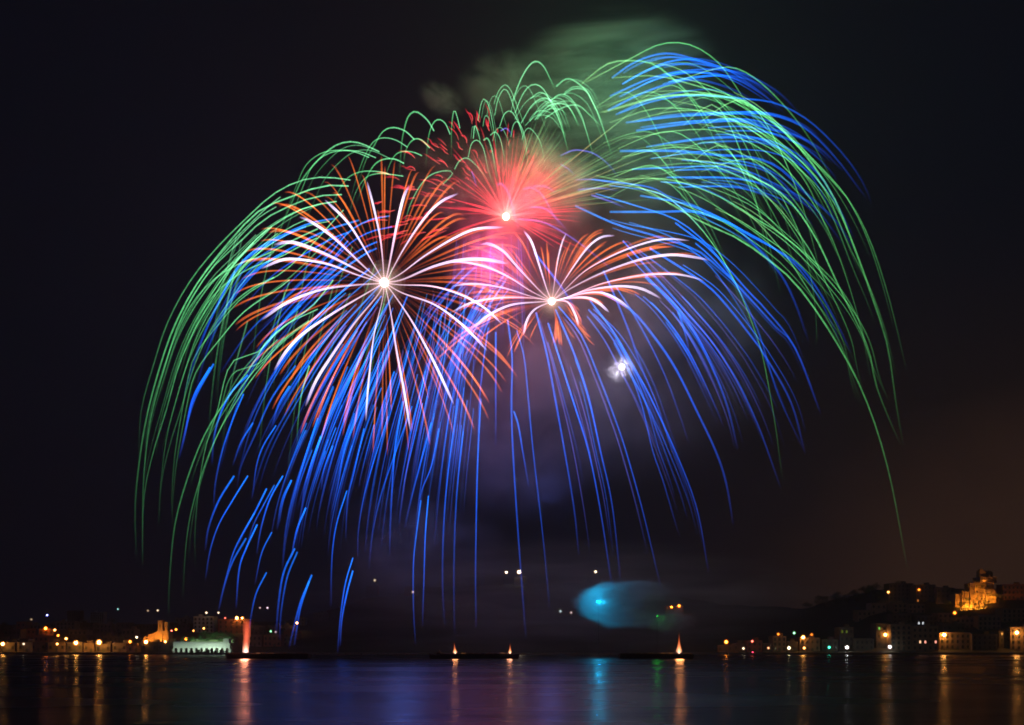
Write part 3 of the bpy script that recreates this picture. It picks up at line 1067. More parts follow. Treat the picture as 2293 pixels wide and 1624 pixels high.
barge(511, 694, 'long dark firing barge at left carrying the tall red spark column')
barge(985, 1162, 'long dark firing barge in the middle with a flame at each end')
barge(1385, 1550, 'long dark firing barge at right with the tall orange flame')
racks(570, 688, 'wooden rack of firework mortar tubes on the left barge', 'mortar racks on the left barge', 8)
racks(1030, 1132, 'wooden rack of firework mortar tubes on the middle barge', 'mortar racks on the middle barge', 7)
racks(1395, 1505, 'wooden rack of firework mortar tubes on the right barge', 'mortar racks on the right barge', 8)
flame(550, 1388, 1461, 8.5, 'tall red orange column of sparks on the left barge', COLM, 8000, (1, .30, .16), True, .05)
flame(1019, 1432, 1464, 6.0, 'small orange flame at the left end of the middle barge', FIRE, 1500, (1, .34, .12), lean=-.10)
flame(1141.5, 1434, 1464, 5.0, 'small pinkish flame at the right end of the middle barge', FIRE, 1500, (1, .36, .2), lean=.02)
flame(1520, 1408, 1464, 9.0, 'large orange flame with a pale core on the right barge', FIRE, 4500, (1, .34, .10), lean=.0)

# tug at the left end of the middle barge
p = P(976, 1475, YB)
root = empty('tug_boat', (p.x, YB + 1, 0)); tag(root, 'dark tug boat with raised bow at the left end of the middle barge', 'tug')
q = MB()
q.prism([(-3.4, 2.7), (-2.9, .6), (-2.2, -.8), (2.6, -.8), (3.2, 1.4), (.6, 1.5), (-1.6, 1.9)], -1.6, 1.6); q.build('hull', M['rust'], root)
q = MB(); q.box(.2, 2.0, -1, 1, 1.45, 2.9); q.box(0, 2.2, -1.15, 1.15, 2.9, 3.02); q.build('wheelhouse', M['steel'], root)
q = MB(); q.lathe([(.22, 2.9), (.2, 4.0)], 8, (1.5, 0, .1)); q.build('funnel', M['steel'], root)
q = MB(); q.box(.35, 1.85, -1.03, -1.0, 2.1, 2.7); q.build('window', M['glass'], root)

# small boat with a red lamp near the right bank
p = P(1692, 1466, 660)
root = empty('motor_boat', (p.x, 660, 0)); tag(root, 'small dark motor boat with a red stern lamp off the right bank', 'boat')
q = MB()
sec = [(-4, .5, .9), (-2, 1.1, .85), (1.5, 1.2, .9), (3.4, .7, 1.1), (4.4, .08, 1.4)]
for (xx, hb, zt) in sec:
    q.v += [(xx, -hb, zt), (xx, -hb * .55, -.3), (xx, hb * .55, -.3), (xx, hb, zt)]
for i in range(len(sec) - 1):
    for j in range(3): q.f.append((4 * i + j, 4 * i + j + 1, 4 * i + j + 5, 4 * i + j + 4))
    q.f.append((4 * i + 3, 4 * i, 4 * i + 4, 4 * i + 7))
q.f.append((0, 3, 2, 1))
q.build('hull', M['plaster'], root)
q = MB(); q.box(-.6, 1.6, -.7, .7, .88, 2.2); q.box(-.8, 1.8, -.8, .8, 2.2, 2.3); q.build('cabin', M['plaster'], root)
q = MB(); q.ball((-2.2, 0, 1.9), .45); q.build('stern_lamp', emit('red_stern_light', (1, .05, .12), 5), root)
q = MB(); q.tube([(-2.2, 0, .8), (-2.2, 0, 1.6)], .05); q.build('lamp_post', M['steel'], root)

# open boats moored along the quay before the arcade
mb0 = empty('moored_boat', (0, 0, 0))
q = MB()
for (xx, hb, zt) in [(-2.9, .1, 1.5), (-2.2, .7, 1.0), (-.8, 1.05, .8), (.8, 1.05, .8), (2.2, .7, 1.0), (2.9, .1, 1.6)]:
    q.v += [(xx, -hb, zt), (xx * .93, -hb * .5, -.25), (xx * .93, hb * .5, -.25), (xx, hb, zt)]
for i in range(5):
    for j in range(3): q.f.append((4 * i + j, 4 * i + j + 1, 4 * i + j + 5, 4 * i + j + 4))
q.build('hull', M['timber'], mb0)
q = MB()
for xx in (-1.3, 0, 1.3): q.box(xx - .14, xx + .14, -.9, .9, .55, .62)
q.build('thwarts', M['timber'], mb0)
q = MB(); q.box(-.2, 1.3, -.75, .75, .82, 2.4); q.box(-.4, 1.5, -.85, .85, 2.4, 2.5); q.build('cabin', M['timber'], mb0)
for k, u in enumerate((428, 444, 461, 466, 483, 494, 505)):
    o_ = mb0 if k == 0 else copy_tree(mb0)
    tag(o_, 'small dark cabin boat moored at the quay before the white arcade', 'boat', 'boats moored before the arcade')
    o_.location = (P(u, 1465, 679).x, 679 - (k % 2) * 1.2, .35)
    o_.rotation_euler = (0, 0, (0.2, -.4, 2.9, .5, 3.3, -.2, .3)[k])
    o_.scale = (1, 1, (1.0, 1.25, .9, 1.3, 1.05, 1.2, .95)[k])

# ------------------------------------------------------------------ fireworks
CR = {'D': (271.7, 271.7, .38241), 'E': (776.3, 77.6, .38241), 'F': (1242.1, 38.8, .45422), 'G': (465.8, 465.8, .33461), 'H': (1009.2, 465.8, .33461), 'I': (271.7, 815.1, .38241), 'J': (621.0, 892.7, .33461), 'V': (0, 0, 1)}


def tr(s):
    out, c = [], CR['V']
    for tok in s.split():
        if tok in CR: c = CR[tok]; continue
        a, b_ = tok.split(',')
        out.append((c[0] + float(a) * c[2], c[1] + float(b_) * c[2]))
    return out


def resample(pts, n):
    """Catmull-Rom through the points, n samples evenly along it"""
    q = [(2 * pts[0][0] - pts[1][0], 2 * pts[0][1] - pts[1][1])] + list(pts) + [(2 * pts[-1][0] - pts[-2][0], 2 * pts[-1][1] - pts[-2][1])]
    d = []
    for i in range(1, len(q) - 2):
        a, b_, c, e = q[i - 1:i + 3]
        for k in range(12):
            t_ = k / 12
            d.append(tuple(.5 * (2 * b_[j] + (c[j] - a[j]) * t_ + (2 * a[j] - 5 * b_[j] + 4 * c[j] - e[j]) * t_ ** 2 + (3 * b_[j] - a[j] - 3 * c[j] + e[j]) * t_ ** 3) for j in (0, 1)))
    d.append(pts[-1])
    L = [0]
    for a, b_ in zip(d, d[1:]): L.append(L[-1] + math.hypot(b_[0] - a[0], b_[1] - a[1]))
    out, k = [], 0
    for i in range(n):
        s = L[-1] * i / (n - 1)
        while k < len(L) - 2 and L[k + 1] < s: k += 1
        f = (s - L[k]) / max(L[k + 1] - L[k], 1e-6)
        out.append((d[k][0] + (d[k + 1][0] - d[k][0]) * f, d[k][1] + (d[k + 1][1] - d[k][1]) * f))
    return out


def family(keys, n, rnd, shift=6.0, t0=(0, .12), t1=(.8, 1.0), ns=26):
    K = [resample(tr(k) if isinstance(k, str) else k, ns) for k in keys]
    out = []
    for _ in range(n):
        s = rnd.uniform(0, len(K) - 1.001)
        i, f = int(s), s - int(s)
        dx, dy = rnd.uniform(-1.2, 1.2) * shift, rnd.uniform(-.5, 1.5) * shift
        c = [(a[0] + (b_[0] - a[0]) * f + dx, a[1] + (b_[1] - a[1]) * f + dy) for a, b_ in zip(K[i], K[i + 1])]
        i0, i1 = int(rnd.uniform(*t0) * ns), int(rnd.uniform(*t1) * ns)
        c = c[i0:max(i1, i0 + 6)]
        out.append(c)
    return out


def trail(root, pts, Y, mat, rad, name='spark_trail', bright=1.0, depth=.3, rnd=RND, prof=None, ns=26):
    """one star's path: pts in the view, Y its burst's depth; it leaves the burst's plane as it flies"""
    rad *= rnd.uniform(.72, 1.2)
    pts = resample(pts, ns) if len(pts) > 2 else [(pts[0][0] + (pts[1][0] - pts[0][0]) * i / 9, pts[0][1] + (pts[1][1] - pts[0][1]) * i / 9) for i in range(10)]
    n = len(pts)
    L = sum(math.hypot(b_[0] - a[0], b_[1] - a[1]) for a, b_ in zip(pts, pts[1:])) * Y / FPX
    amp = rnd.uniform(-1, 1) * depth * L
    org = root.location
    P3 = [P(x_, y_, Y + amp * (i / (n - 1)) ** .8) - org for i, (x_, y_) in enumerate(pts)]
    v, f, us = [], [], []
    N = 4
    for i, p in enumerate(P3):
        d = (P3[min(i + 1, n - 1)] - P3[max(i - 1, 0)]).normalized()
        a = d.cross(Vector((0, 1, 0)))
        a = a.normalized() if a.length > 1e-4 else Vector((1, 0, 0))
        c = d.cross(a)
        t_ = i / (n - 1)
        r = rad * (prof(t_) if prof else 1)
        for k in range(N):
            th = 2 * pi * (k + .5) / N
            v.append(tuple(p + a * (r * cos(th)) + c * (r * sin(th))))
            us.append(t_)
    for j in range(n - 1):
        for k in range(N):
            f.append((j * N + k, j * N + (k + 1) % N, (j + 1) * N + (k + 1) % N, (j + 1) * N + k))
    me = bpy.data.meshes.new(name)
    me.from_pydata(v, [], f)
    ul = me.uv_layers.new(name='along')
    vi = [0] * len(me.loops)
    me.loops.foreach_get('vertex_index', vi)
    flat = []
    for q_ in vi: flat += [us[q_], bright]
    ul.data.foreach_set('uv', flat)
    me.materials.append(mat)
    return put(name, me, root)


def bright_lamp(root, name, watts, c, r, off=(0, 0, 0)):
    ld = bpy.data.lights.new(name, 'POINT')
    ld.energy, ld.color, ld.shadow_soft_size = watts, c, r
    lo = bpy.data.objects.new(name, ld)
    COL.objects.link(lo)
    lo.parent = root
    lo.location = off
    return lo


def core(root, r, c, halo, s=6.0):
    q = MB(); q.ball((0, 0, 0), r, 16); q.build('burst_core', emit('burst_core_fire', c, s, 'NONE'), root, smooth=True)
    for k in range(7):  # soft halo around the core, imitated by nested glowing shells
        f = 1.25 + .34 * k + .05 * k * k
        q = MB(); q.ball((0, 0, 0), r * f, 16); q.build('halo_shell', glowmat('burst_halo', halo, .15 * (.72 ** k)), root, smooth=True)


GREEN = spark('green_star', [(0, (.28, 1, .46)), (.5, (.15, .85, .27)), (1, (.10, .5, .16))], [(0, 1), (.25, .85), (.6, .36), (.85, .12), (1, .0)], .46, (90, .65))
GREENH = spark('green_star_at_its_top', [(0, (.24, 1, .42)), (.5, (.30, 1, .46)), (1, (.14, .8, .26))], [(0, .8), (.5, 1), (.8, .65), (1, .08)], .42, (40, .55))
GREENR = spark('yellow_green_star', [(0, (.42, .9, .30)), (.3, (.20, 1, .32)), (.6, (.16, .85, .22)), (1, (.12, .5, .14))], [(0, .35), (.12, .8), (.35, .85), (.65, .36), (.88, .12), (1, .0)], .44, (110, .65))
BLUE = spark('blue_star', [(0, (.03, .30, 1)), (.35, (.004, .17, 1)), (1, (.01, .06, .75))], [(0, .5), (.08, .95), (.35, .9), (.65, .42), (.88, .13), (1, 0)], .62, (40, .3))
BLUEC = spark('falling_blue_star', [(0, (.006, .19, 1)), (.4, (.006, .12, 1)), (1, (.025, .06, .55))], [(0, .9), (.06, 1), (.35, .75), (.7, .33), (.9, .12), (1, 0)], .70, (34, .35))
VIOLET = spark('violet_star', [(0, (.30, .22, 1)), (.5, (.16, .16, 1)), (1, (.06, .10, .8))], [(0, .4), (.1, .8), (.5, .6), (1, 0)], .42, (40, .3))
WHITE = spark('white_comet', [(0, (1, .62, .78)), (.4, (.95, .68, 1)), (.8, (.90, .76, 1)), (1, (.70, .50, 1))], [(0, .5), (.15, .55), (.45, .85), (.8, 1), (.94, .6), (1, 0)], .85, (9, .12))
ORANGE = spark('orange_star', [(0, (.8, .10, .05)), (.35, (1, .15, .025)), (.8, (1, .20, .03)), (1, (.75, .09, .02))], [(0, .06), (.25, .18), (.5, .7), (.85, 1), (.96, .55), (1, 0)], .52, (26, .4))
REDS = spark('red_star', [(0, (1, .14, .12)), (.5, (1, .04, .06)), (1, (1, .02, .07))], [(0, .8), (.3, .7), (.7, .6), (1, .0)], .62, (22, .6))
GOLD = spark('gold_to_green_star', [(0, (1, .14, .08)), (.35, (.9, .42, .16)), (.7, (.35, .8, .28)), (1, (.2, .8, .3))], [(0, .3), (.3, .5), (.7, .6), (1, .0)], .27, (60, .5))


def burst(x, y, Y, name, label, cat='firework'):
    o = empty(name, P(x, y, Y))
    tag(o, label, cat)
    return o


def wprof(t_): return .38 + .82 * min(1, t_ / .7) - (max(0, t_ - .9) * 6.5)


def oprof(t_): return .7 + .5 * min(1, t_ / .6) - max(0, t_ - .92) * 5


rA = random.Random(3)
# --- white and orange burst at left
LB = burst(860, 633, 440, 'firework_burst', 'white and orange firework burst at left with the longest white rays')
core(LB, 1.9, (1, .93, .82), (1, .62, .48))
wl_ = """D 1540,950 1520,720 1485,540 1437,350
D 1540,950 1460,810 1330,600 1190,460
D 1540,950 1430,860 1240,680 1110,590 1040,560
D 1540,950 1400,880 1200,780 1030,715 960,710 890,725
D 1540,950 1380,900 1200,835 1020,808 930,815 815,865
D 1540,950 1400,957 1200,980 1040,1030 930,1085 820,1165
G 1180,500 1080,560 860,690 650,830 530,950 440,1090
G 1180,500 1130,590 980,770 820,1000 720,1160 650,1330
G 1180,500 1165,620 1110,850 1080,1100 1062,1300 1055,1430
G 1180,500 1215,660 1260,950 1310,1220 1355,1500
G 1180,500 1250,590 1370,770 1500,1010 1600,1220 1645,1320
G 1180,500 1300,570 1500,640 1650,740 1770,850 1870,960
G 1180,500 1280,515 1500,525 1700,585 1850,670 1975,785
G 1180,500 1300,480 1500,395 1680,350 1850,345 2010,375
G 1180,500 1290,440 1450,320 1650,200 1800,140 1980,130
E 225,1455 330,1260 450,1080 550,980 655,930
E 225,1455 250,1340 290,1130 330,960 365,885"""
for s in wl_.split('\n'):
    trail(LB, tr(s), 440, WHITE, .52, 'white_trail', rA.uniform(.85, 1.1), .12, rA, wprof)
for k in range(86):
    a = 2 * pi * (k + rA.uniform(-.6, .6)) / 86
    ph = rA.choice([0, 0, rA.uniform(-.9, .9)])
    L = rA.uniform(315, 352) * cos(ph) * (1 if rA.random() < .75 else rA.uniform(.75, 1))
    D_ = rA.uniform(38, 58)
    pts = []
    for i in range(14):
        q_ = .05 + .95 * i / 13
        r_ = L * (1 - exp(-1.7 * q_)) / (1 - exp(-1.7))
        pts.append((860 + r_ * cos(a), 633 - r_ * sin(a) + D_ * q_ ** 2.3))
    trail(LB, pts, 440, ORANGE, .36, 'orange_trail', rA.uniform(.55, 1.15), .25, rA, oprof)
bright_lamp(LB, 'burst_or_fill_light', 30000, (.95, .68, .90), 2.0)

# --- white and orange burst at right
RBt = burst(1235, 675, 455, 'firework_burst', 'lopsided white and orange firework burst right of centre with rays sweeping right')
core(RBt, 1.55, (1, .90, .74), (1, .55, .36))
wr = """H 675,625 640,640 560,680 510,750 485,850
H 675,625 580,630 400,650 250,720 150,800
H 675,625 560,605 350,600 150,630 0,700
H 675,625 530,590 350,535 150,508 0,525
H 675,625 540,560 400,470 250,400 100,365 0,365
H 675,625 590,550 450,400 350,290 250,240 190,250
H 675,625 640,540 590,380 540,230 485,150
H 675,625 690,520 715,350 745,230 775,165
H 675,625 750,500 850,350 930,250 1010,195 1100,185
H 675,625 760,550 900,420 1100,310 1300,235 1450,208 1600,220
H 675,625 800,540 1000,440 1250,350 1450,315 1600,325 1735,352
H 675,625 800,590 1000,510 1250,455 1450,442 1580,455 1700,490
H 675,625 760,605 900,555 1100,525 1250,535 1340,570 1410,610
H 675,625 760,605 900,570 1020,570 1120,615 1200,675
H 675,625 780,605 900,600 980,630 1060,700
H 675,625 700,620 780,630 830,710 855,790""".split('\n')
for s in wr:
    trail(RBt, tr(s), 455, WHITE, .46, 'white_trail', rA.uniform(.75, 1.05), .12, rA, wprof)
low = ["H 675,625 700,760 690,900 660,1010", "H 675,625 650,760 620,870 600,1000", "H 675,625 560,700 430,860 330,1060", "H 675,625 480,700 250,860 60,1060", "H 675,625 400,690 150,800 -60,960"]
keyR = [tr(s) for s in low] + [tr(s) for s in wr[1:]] + [tr("H 675,625 760,660 860,760 940,850 1000,900"), tr("H 675,625 720,720 780,840 830,900"), tr(low[0])]


def scale_about(c, s):
    x0, y0 = c[0]
    return [(x0 + (x_ - x0) * s, y0 + (y_ - y0) * s) for x_, y_ in c]


for c in family(keyR, 84, rA, 3.0, (.08, .2), (.72, 1.0)):
    s = rA.uniform(.88, 1.14)
    x0, y0 = 1235, 675
    c = [(x0 + (x_ - x0) * s, y0 + (y_ - y0) * s) for x_, y_ in c]
    trail(RBt, c, 455, ORANGE, .35, 'orange_trail', rA.uniform(.5, 1.1), .25, rA, oprof)
bright_lamp(RBt, 'burst_or_fill_light', 34000, (.80, .64, .95), 1.7)

# --- red burst
RD = burst(1132.5, 485.5, 480, 'firework_burst', 'red firework burst with a pale core and cloud of red sparks at top centre')
core(RD, 1.75, (1, .86, .58), (1, .26, .12))
for k in range(96):
    a = R(rA.choice([rA.uniform(15, 95), rA.uniform(-30, 200)]))
    L = rA.uniform(95, 225)
    c = [(1132 + L * s * cos(a), 485 - L * s * sin(a) + 14 * s * s) for s in (.06, .3, .55, .8, 1)]
    trail(RD, c, 480, REDS, .30, 'red_trail', rA.uniform(.45, 1.1), .4, rA, None, 12)
for k in range(100):
    a = R(rA.uniform(70, 196))
    r0 = rA.uniform(120, 285) * (1 if a > 1.6 else .8)
    L = rA.uniform(18, 62)
    sq = rA.uniform(-2.5, 2.5)
    c = [(1132 + (r0 + L * s) * cos(a) + sq * sin(s * 6), 490 - (r0 + L * s) * sin(a) * .82 + sq * cos(s * 7) + 8 * s * s) for s in (0, .25, .5, .75, 1)]
    trail(RD, c, 480, REDS, .30, 'red_spark', rA.uniform(.35, 1.15), .3, rA, lambda t_: .4 + sin(pi * t_), 9)
for k in range(60):
    a = R(rA.uniform(8, 80))
    L = rA.uniform(180, 300 if a > .9 else 460)
    c = [(1132 + L * s * cos(a), 485 - L * s * sin(a) + 22 * s * s) for s in (.16, .35, .6, .8, 1)]
    trail(RD, c, 480, GOLD, .26, 'gold_green_trail', rA.uniform(.5, 1.05), .3, rA, None, 14)
for k in range(40):
    x_ = rA.uniform(1020, 1180)
    y_ = rA.uniform(520, 610)
    L = rA.uniform(120, 260)
    sl = (x_ - 1120) * .22
    trail(RD, [(x_, y_), (x_ + sl * .5, y_ + L * .5), (x_ + sl * .9, y_ + L)], 480, VIOLET, .30, 'violet_trail', rA.uniform(.25, .7), .2, rA, None, 12)
bright_lamp(RD, 'burst_or_fill_light', 36000, (1, .05, .08), 2.2)
bright_lamp(RD, 'burst_or_fill_light', 75000, (1, .03, .06), 6.0, tuple(P(1185, 432, 462) - RD.location))  # added unseen lamp off the core, reddens the smoke at upper right
bright_lamp(RD, 'burst_or_fill_light', 52000, (1, .06, .34), 6.0, tuple(P(1098, 580, 466) - RD.location))  # added unseen magenta lamp, colours the smoke below the core

# --- green shell, left half
GLf = burst(1030, 430, 470, 'firework_shell', 'green willow firework shell sweeping down to the left', 'firework')
gk = """E 662,550 645,480 628,445 615,520 612,640 613,760
E 605,585 575,520 535,498 500,530 475,620 460,800
E 510,565 470,500 405,452 360,480 335,560 320,650 305,870
E 485,665 440,620 400,612 365,640 340,700 330,790
E 395,615 340,565 270,545 210,570 160,650 110,740 60,900
E 440,710 390,690 330,685 280,710 240,790 210,900
E 355,660 290,620 220,605 160,625 110,700 60,830 10,1000
E 335,755 280,730 220,730 170,755 130,810 90,900 50,1000
D 1510,180 1400,130 1320,122 1240,150 1150,230 1060,340 1000,470 920,660 840,880
D 1490,215 1400,180 1310,172 1210,190 1120,260 1060,390 980,600 900,800
E 330,830 260,820 180,815 110,840 50,930 0,1100
D 1340,345 1220,330 1100,335 970,380 860,450 740,560 560,740 400,940 270,1180 190,1421 I 120,250 105,430 100,560
D 1330,380 1180,380 1000,440 800,530 620,720 450,940 320,1180 230,1421 I 150,300 105,570 80,850 90,1150
D 1290,430 1150,440 1000,490 830,580 680,720 540,850 420,1020 330,1200 260,1421 I 175,300 140,550 125,800 125,1200
D 1260,470 1100,500 950,570 800,680 650,850 560,1000 450,1180 340,1421 I 260,280 180,540 130,800 122,1190
D 1150,630 1000,700 850,780 700,830 550,920 420,1060 320,1250 230,1500 I 160,330 135,600
D 1300,520 1080,760 950,880 850,940 700,1040 560,1200 480,1300 410,1421 I 345,330 310,560 295,800 305,980
D 1240,930 1120,1080 980,1180 850,1290 770,1421 I 600,230 480,430 380,690 310,960 280,1300 275,1490
D 1150,1100 950,1200 800,1350 640,1421 I 560,280 490,500 450,750 430,1000 435,1190
I 1100,10 1050,200 1030,400 1035,490""".split('\n')
for s in gk:
    trail(GLf, tr(s), 470, GREEN, .30, 'green_trail', rA.uniform(.85, 1.1), .25, rA)
for c in family(gk[11:19], 22, rA, 24, (0, .25), (.6, 1)):
    c = [(x_ + 16, y_) for x_, y_ in c]
    trail(GLf, c, 470, GREEN, .25, 'green_trail', rA.uniform(.35, .9), .3, rA)
for c in family(gk[2:11], 4, rA, 14):
    trail(GLf, c, 470, GREEN, .26, 'green_trail', rA.uniform(.35, .9), .3, rA)
for k in range(20):
    x_ = rA.uniform(520, 900); y_ = rA.uniform(480, 760)
    L = rA.uniform(200, 420)
    trail(GLf, [(x_, y_), (x_ - 34, y_ + L * .4), (x_ - 52, y_ + L * .75), (x_ - 58, y_ + L)], 470, GREEN, .32, 'green_trail', rA.uniform(.15, .4), .1, rA)

# --- green shell, right half
GRt = burst(1180, 440, 490, 'firework_shell', 'green willow firework shell arching over and down to the right', 'firework')
hk = """E 970,390 1020,260 1070,180 1110,158 1150,185 1190,260 1220,325
E 985,460 1020,370 1060,310 1105,292 1150,320 1185,380 1250,520 1300,700
E 865,475 885,380 920,320 950,350 985,450 1010,520 1050,640
E 768,505 785,410 805,378 835,430 860,560 880,700
E 740,610 750,535 775,600 782,650
E 895,540 920,470 955,448 985,480 1020,560 1050,700
E 1020,520 1080,420 1140,375 1190,385 1240,470 1280,600
E 1075,375 1130,340 1180,370 1250,480
E 1190,390 1250,350 1310,375 1370,470 1400,560 1440,700
E 1225,305 1280,262 1330,270 1400,330 1450,420 1490,520 1550,700
E 1270,350 1330,318 1400,330 1440,400 1500,520
E 960,600 975,530 1000,510 1030,560 1050,650 1060,800
E 1100,500 1180,420 1260,405 1310,440 1360,540
E 1160,490 1260,430 1350,415 1420,470 1490,540
E 710,720 730,640 765,620 800,670 830,800 870,900
E 800,620 825,610 850,680 880,850
E 840,590 870,572 900,620 930,760
E 630,790 660,740 705,725 760,770 830,860
E 560,880 620,810 560,800 480,830 420,900 370,1000 340,1100""".split('\n')
for s in hk:
    trail(GRt, tr(s), 490, GREENH, .30, 'green_trail', rA.uniform(.8, 1.1), .1, rA)
gr = """E 1400,280 F 400,190 500,140 600,125 700,150 800,220 870,310 950,440 1030,620 1100,820
F 130,330 250,235 350,215 480,230 600,320 700,430 820,600 950,800 1060,1000
F 280,300 500,290 700,340 900,400 1050,490 1200,640 1350,790 1460,920 1560,1120 1650,1400 1735,1750
F 240,470 500,400 700,380 900,410 1100,540 1250,700 1380,900 1480,1150 1570,1400 1640,1624 V 2005,900 2022,1000
F 270,520 500,450 750,470 1000,560 1200,700 1330,850 1450,1130 1560,1350 1650,1600
F 350,600 600,560 800,560 1000,640 1150,760 1300,960 1400,1180 1500,1500 1560,1800
F 330,690 600,640 800,680 1000,800 1100,860 1180,1010 1230,1140 1280,1400 1290,1624 V 1825,780
F 600,700 800,720 1000,800 1150,900 1280,1080 1400,1330 1540,1624 V 1960,860 1995,950 2018,1000
F 300,800 560,800 800,880 1000,1000 1100,1060 1250,1180 1400,1330 1500,1500 V 1945,800 1990,900
F 200,780 400,830 620,950 720,1010 880,1080 1030,1180 1200,1330 1400,1624 V 1940,900 1990,1060 2032,1280
F 300,820 450,850 560,890 700,1020 800,1150 880,1290 930,1400 990,1560 1030,1700 V 1735,950 1752,1080""".split('\n')
for s in gr:
    trail(GRt, tr(s), 490, GREENR, .30, 'green_trail', rA.uniform(.85, 1.1), .25, rA)
for c in family(gr[1:10], 26, rA, 30, (0, .35), (.5, 1)):
    c = [(x_ - 14, y_ - 8) for x_, y_ in c]
    trail(GRt, c, 490, GREENR, .25, 'green_trail', rA.uniform(.35, .95), .3, rA)
for c in family(hk[:15], 24, rA, 16, (0, .1), (.7, 1)):
    trail(GRt, c, 490, GREENH, .23, 'green_trail', rA.uniform(.35, .9), .1, rA)
for k in range(24):
    x_ = rA.uniform(1300, 1620); y_ = rA.uniform(150, 420) - (x_ - 1310) * .1
    w_, h_ = rA.uniform(110, 260), rA.uniform(20, 62)
    trail(GRt, [(x_, y_ + h_ * .9), (x_ + w_ * .35, y_ + h_ * .15), (x_ + w_ * .6, y_ + h_ * .1), (x_ + w_ * .9, y_ + h_ * 1.4), (x_ + w_ * 1.25, y_ + h_ * 4), (x_ + w_ * 1.55, y_ + h_ * 7.5)], 490, GREENR, .25, 'green_trail', rA.uniform(.4, 1.0), .2, rA)
for (x_, y_, Y_, w_) in ((1160, 215, 465, 11000), (1330, 190, 452, 60000), (1420, 170, 460, 40000), (1520, 300, 455, 12000), (1640, 420, 460, 6000)):
    bright_lamp(GRt, 'star_fill_light', w_, (.30, 1, .42), 4.0, tuple(P(x_, y_, Y_) - GRt.location))  # unseen lamps added in place of the green trails' own light on the smoke

# --- blue shell, right half
BR = burst(1190, 440, 485, 'firework_shell', 'blue willow firework shell with bright arcs sweeping far to the right', 'firework')
br = """F 280,300 380,230 480,190 570,180 680,205 850,260 950,300 1050,370 1110,430
F 330,330 500,240 620,210 720,215 850,260 960,330 1050,400 1110,470
F 270,390 450,310 600,270 740,258 850,262 960,290 1100,370 1200,470
F 560,320 720,295 830,290 930,320 1020,380
F 260,460 420,380 560,330 700,310 860,350 1000,420
F 300,480 500,410 700,385 900,400 1050,415 1150,450 1250,510 1340,590 1440,700 1520,820 1560,920
F 350,520 600,490 800,480 1000,475 1130,500 1250,560 1380,690 1480,820 1540,900
F 400,560 700,520 900,510 1050,550 1200,590 1320,660 1420,760
F 450,640 700,600 900,590 1060,610 1200,680 1320,800 1400,940 1470,1080
F 320,660 600,660 800,680 960,690 1100,740 1250,880 1380,1000 1480,1150
F 380,750 600,740 800,735 950,760 1080,820 1200,880 1300,960 1420,1120
F 550,790 800,790 950,805 1080,840 1200,930
F 180,800 350,820 500,850 620,940 760,1080
F 420,880 600,910 700,940 850,1010 950,1070 1080,1140 1200,1220 1300,1350 1400,1530 1460,1660
F 270,960 500,960 700,960 850,1010 950,1090 1100,1250 1180,1400 1250,1600
F 100,930 300,1020 500,1080 700,1150 800,1230 900,1320 1000,1430 1100,1540 1180,1624 V 1835,920
F 200,870 400,930 600,1000 750,1120 850,1250 950,1430 1020,1600 V 1740,880 1800,1010""".split('\n')
for s in br:
    trail(BR, tr(s), 485, BLUE, .44, 'blue_trail', rA.uniform(.85, 1.15), .2, rA)
for c in family(br[:9], 16, rA, 12, (0, .3), (.75, 1)):
    trail(BR, c, 485, BLUE, .34, 'blue_trail', rA.uniform(.5, 1.1), .2, rA)
for c in family(br[5:], 24, rA, 20, (0, .35)):
    trail(BR, c, 485, BLUE, .35, 'blue_trail', rA.uniform(.35, 1.0), .3, rA)
for s in ("E 1250,710 1320,680 1380,680 1450,700 1530,760 1600,850", "E 1250,760 1300,790 1340,830", "E 880,880 910,878 950,940 980,1050 1010,1150", "E 1030,905 1090,900 1150,950 1200,1040 1260,1140", "E 1090,890 1160,890 1230,930", "E 900,565 930,550 955,570 965,600", "E 730,800 745,840 760,900", "E 1070,1010 1160,1020 1230,1080 1300,1160", "E 1340,850 1450,850 1560,870 1640,890", "E 1350,910 1480,900 1600,915", "E 1430,940 1550,980 1640,1020", "E 1000,1080 1150,1100 1300,1180 1450,1290 1600,1420"):
    trail(BR, tr(s), 485, VIOLET, .42, 'violet_trail', 1.1, .1, rA)

# --- blue curtain falling in the middle and to the right
BC = burst(1150, 560, 450, 'firework_shell', 'blue firework shell falling as long straight trails to the water in the middle', 'firework')
hb = """H 570,700 640,970 700,1290 760,1624 V 1285,1140 1296,1250
H 650,770 740,1050 820,1300 920,1624 V 1345,1150 1372,1330
H 700,680 820,960 920,1260 1000,1624 V 1370,1130 1390,1310
H 720,660 870,850 990,1130 1090,1390 1170,1624 V 1440,1150 1480,1320
H 930,620 1080,820 1200,1030 1330,1260 1500,1624 V 1560,1140 1587,1290
H 920,680 1050,830 1130,960 1210,1130 1280,1330 1350,1624 V 1485,1080 1520,1200
H 1000,560 1200,680 1350,850 1500,1070 1650,1370 1770,1624 V 1625,1080 1642,1180
H 1300,460 1500,650 1640,850 1750,1070 1850,1330 1920,1624
H 1150,220 1400,500 1560,680 1750,900 1900,1130 2000,1330 2088,1540 V 1748,1095
H 1330,270 1600,440 1750,550 1900,720 2000,850 2088,970 V 1770,900 1803,1020
H 1500,100 1700,250 1850,400 2000,570 2088,660 V 1780,780 1838,930""".split('\n')
for s in hb:
    trail(BC, tr(s), 450, BLUEC, .42, 'blue_trail', rA.uniform(.95, 1.2), .15, rA)
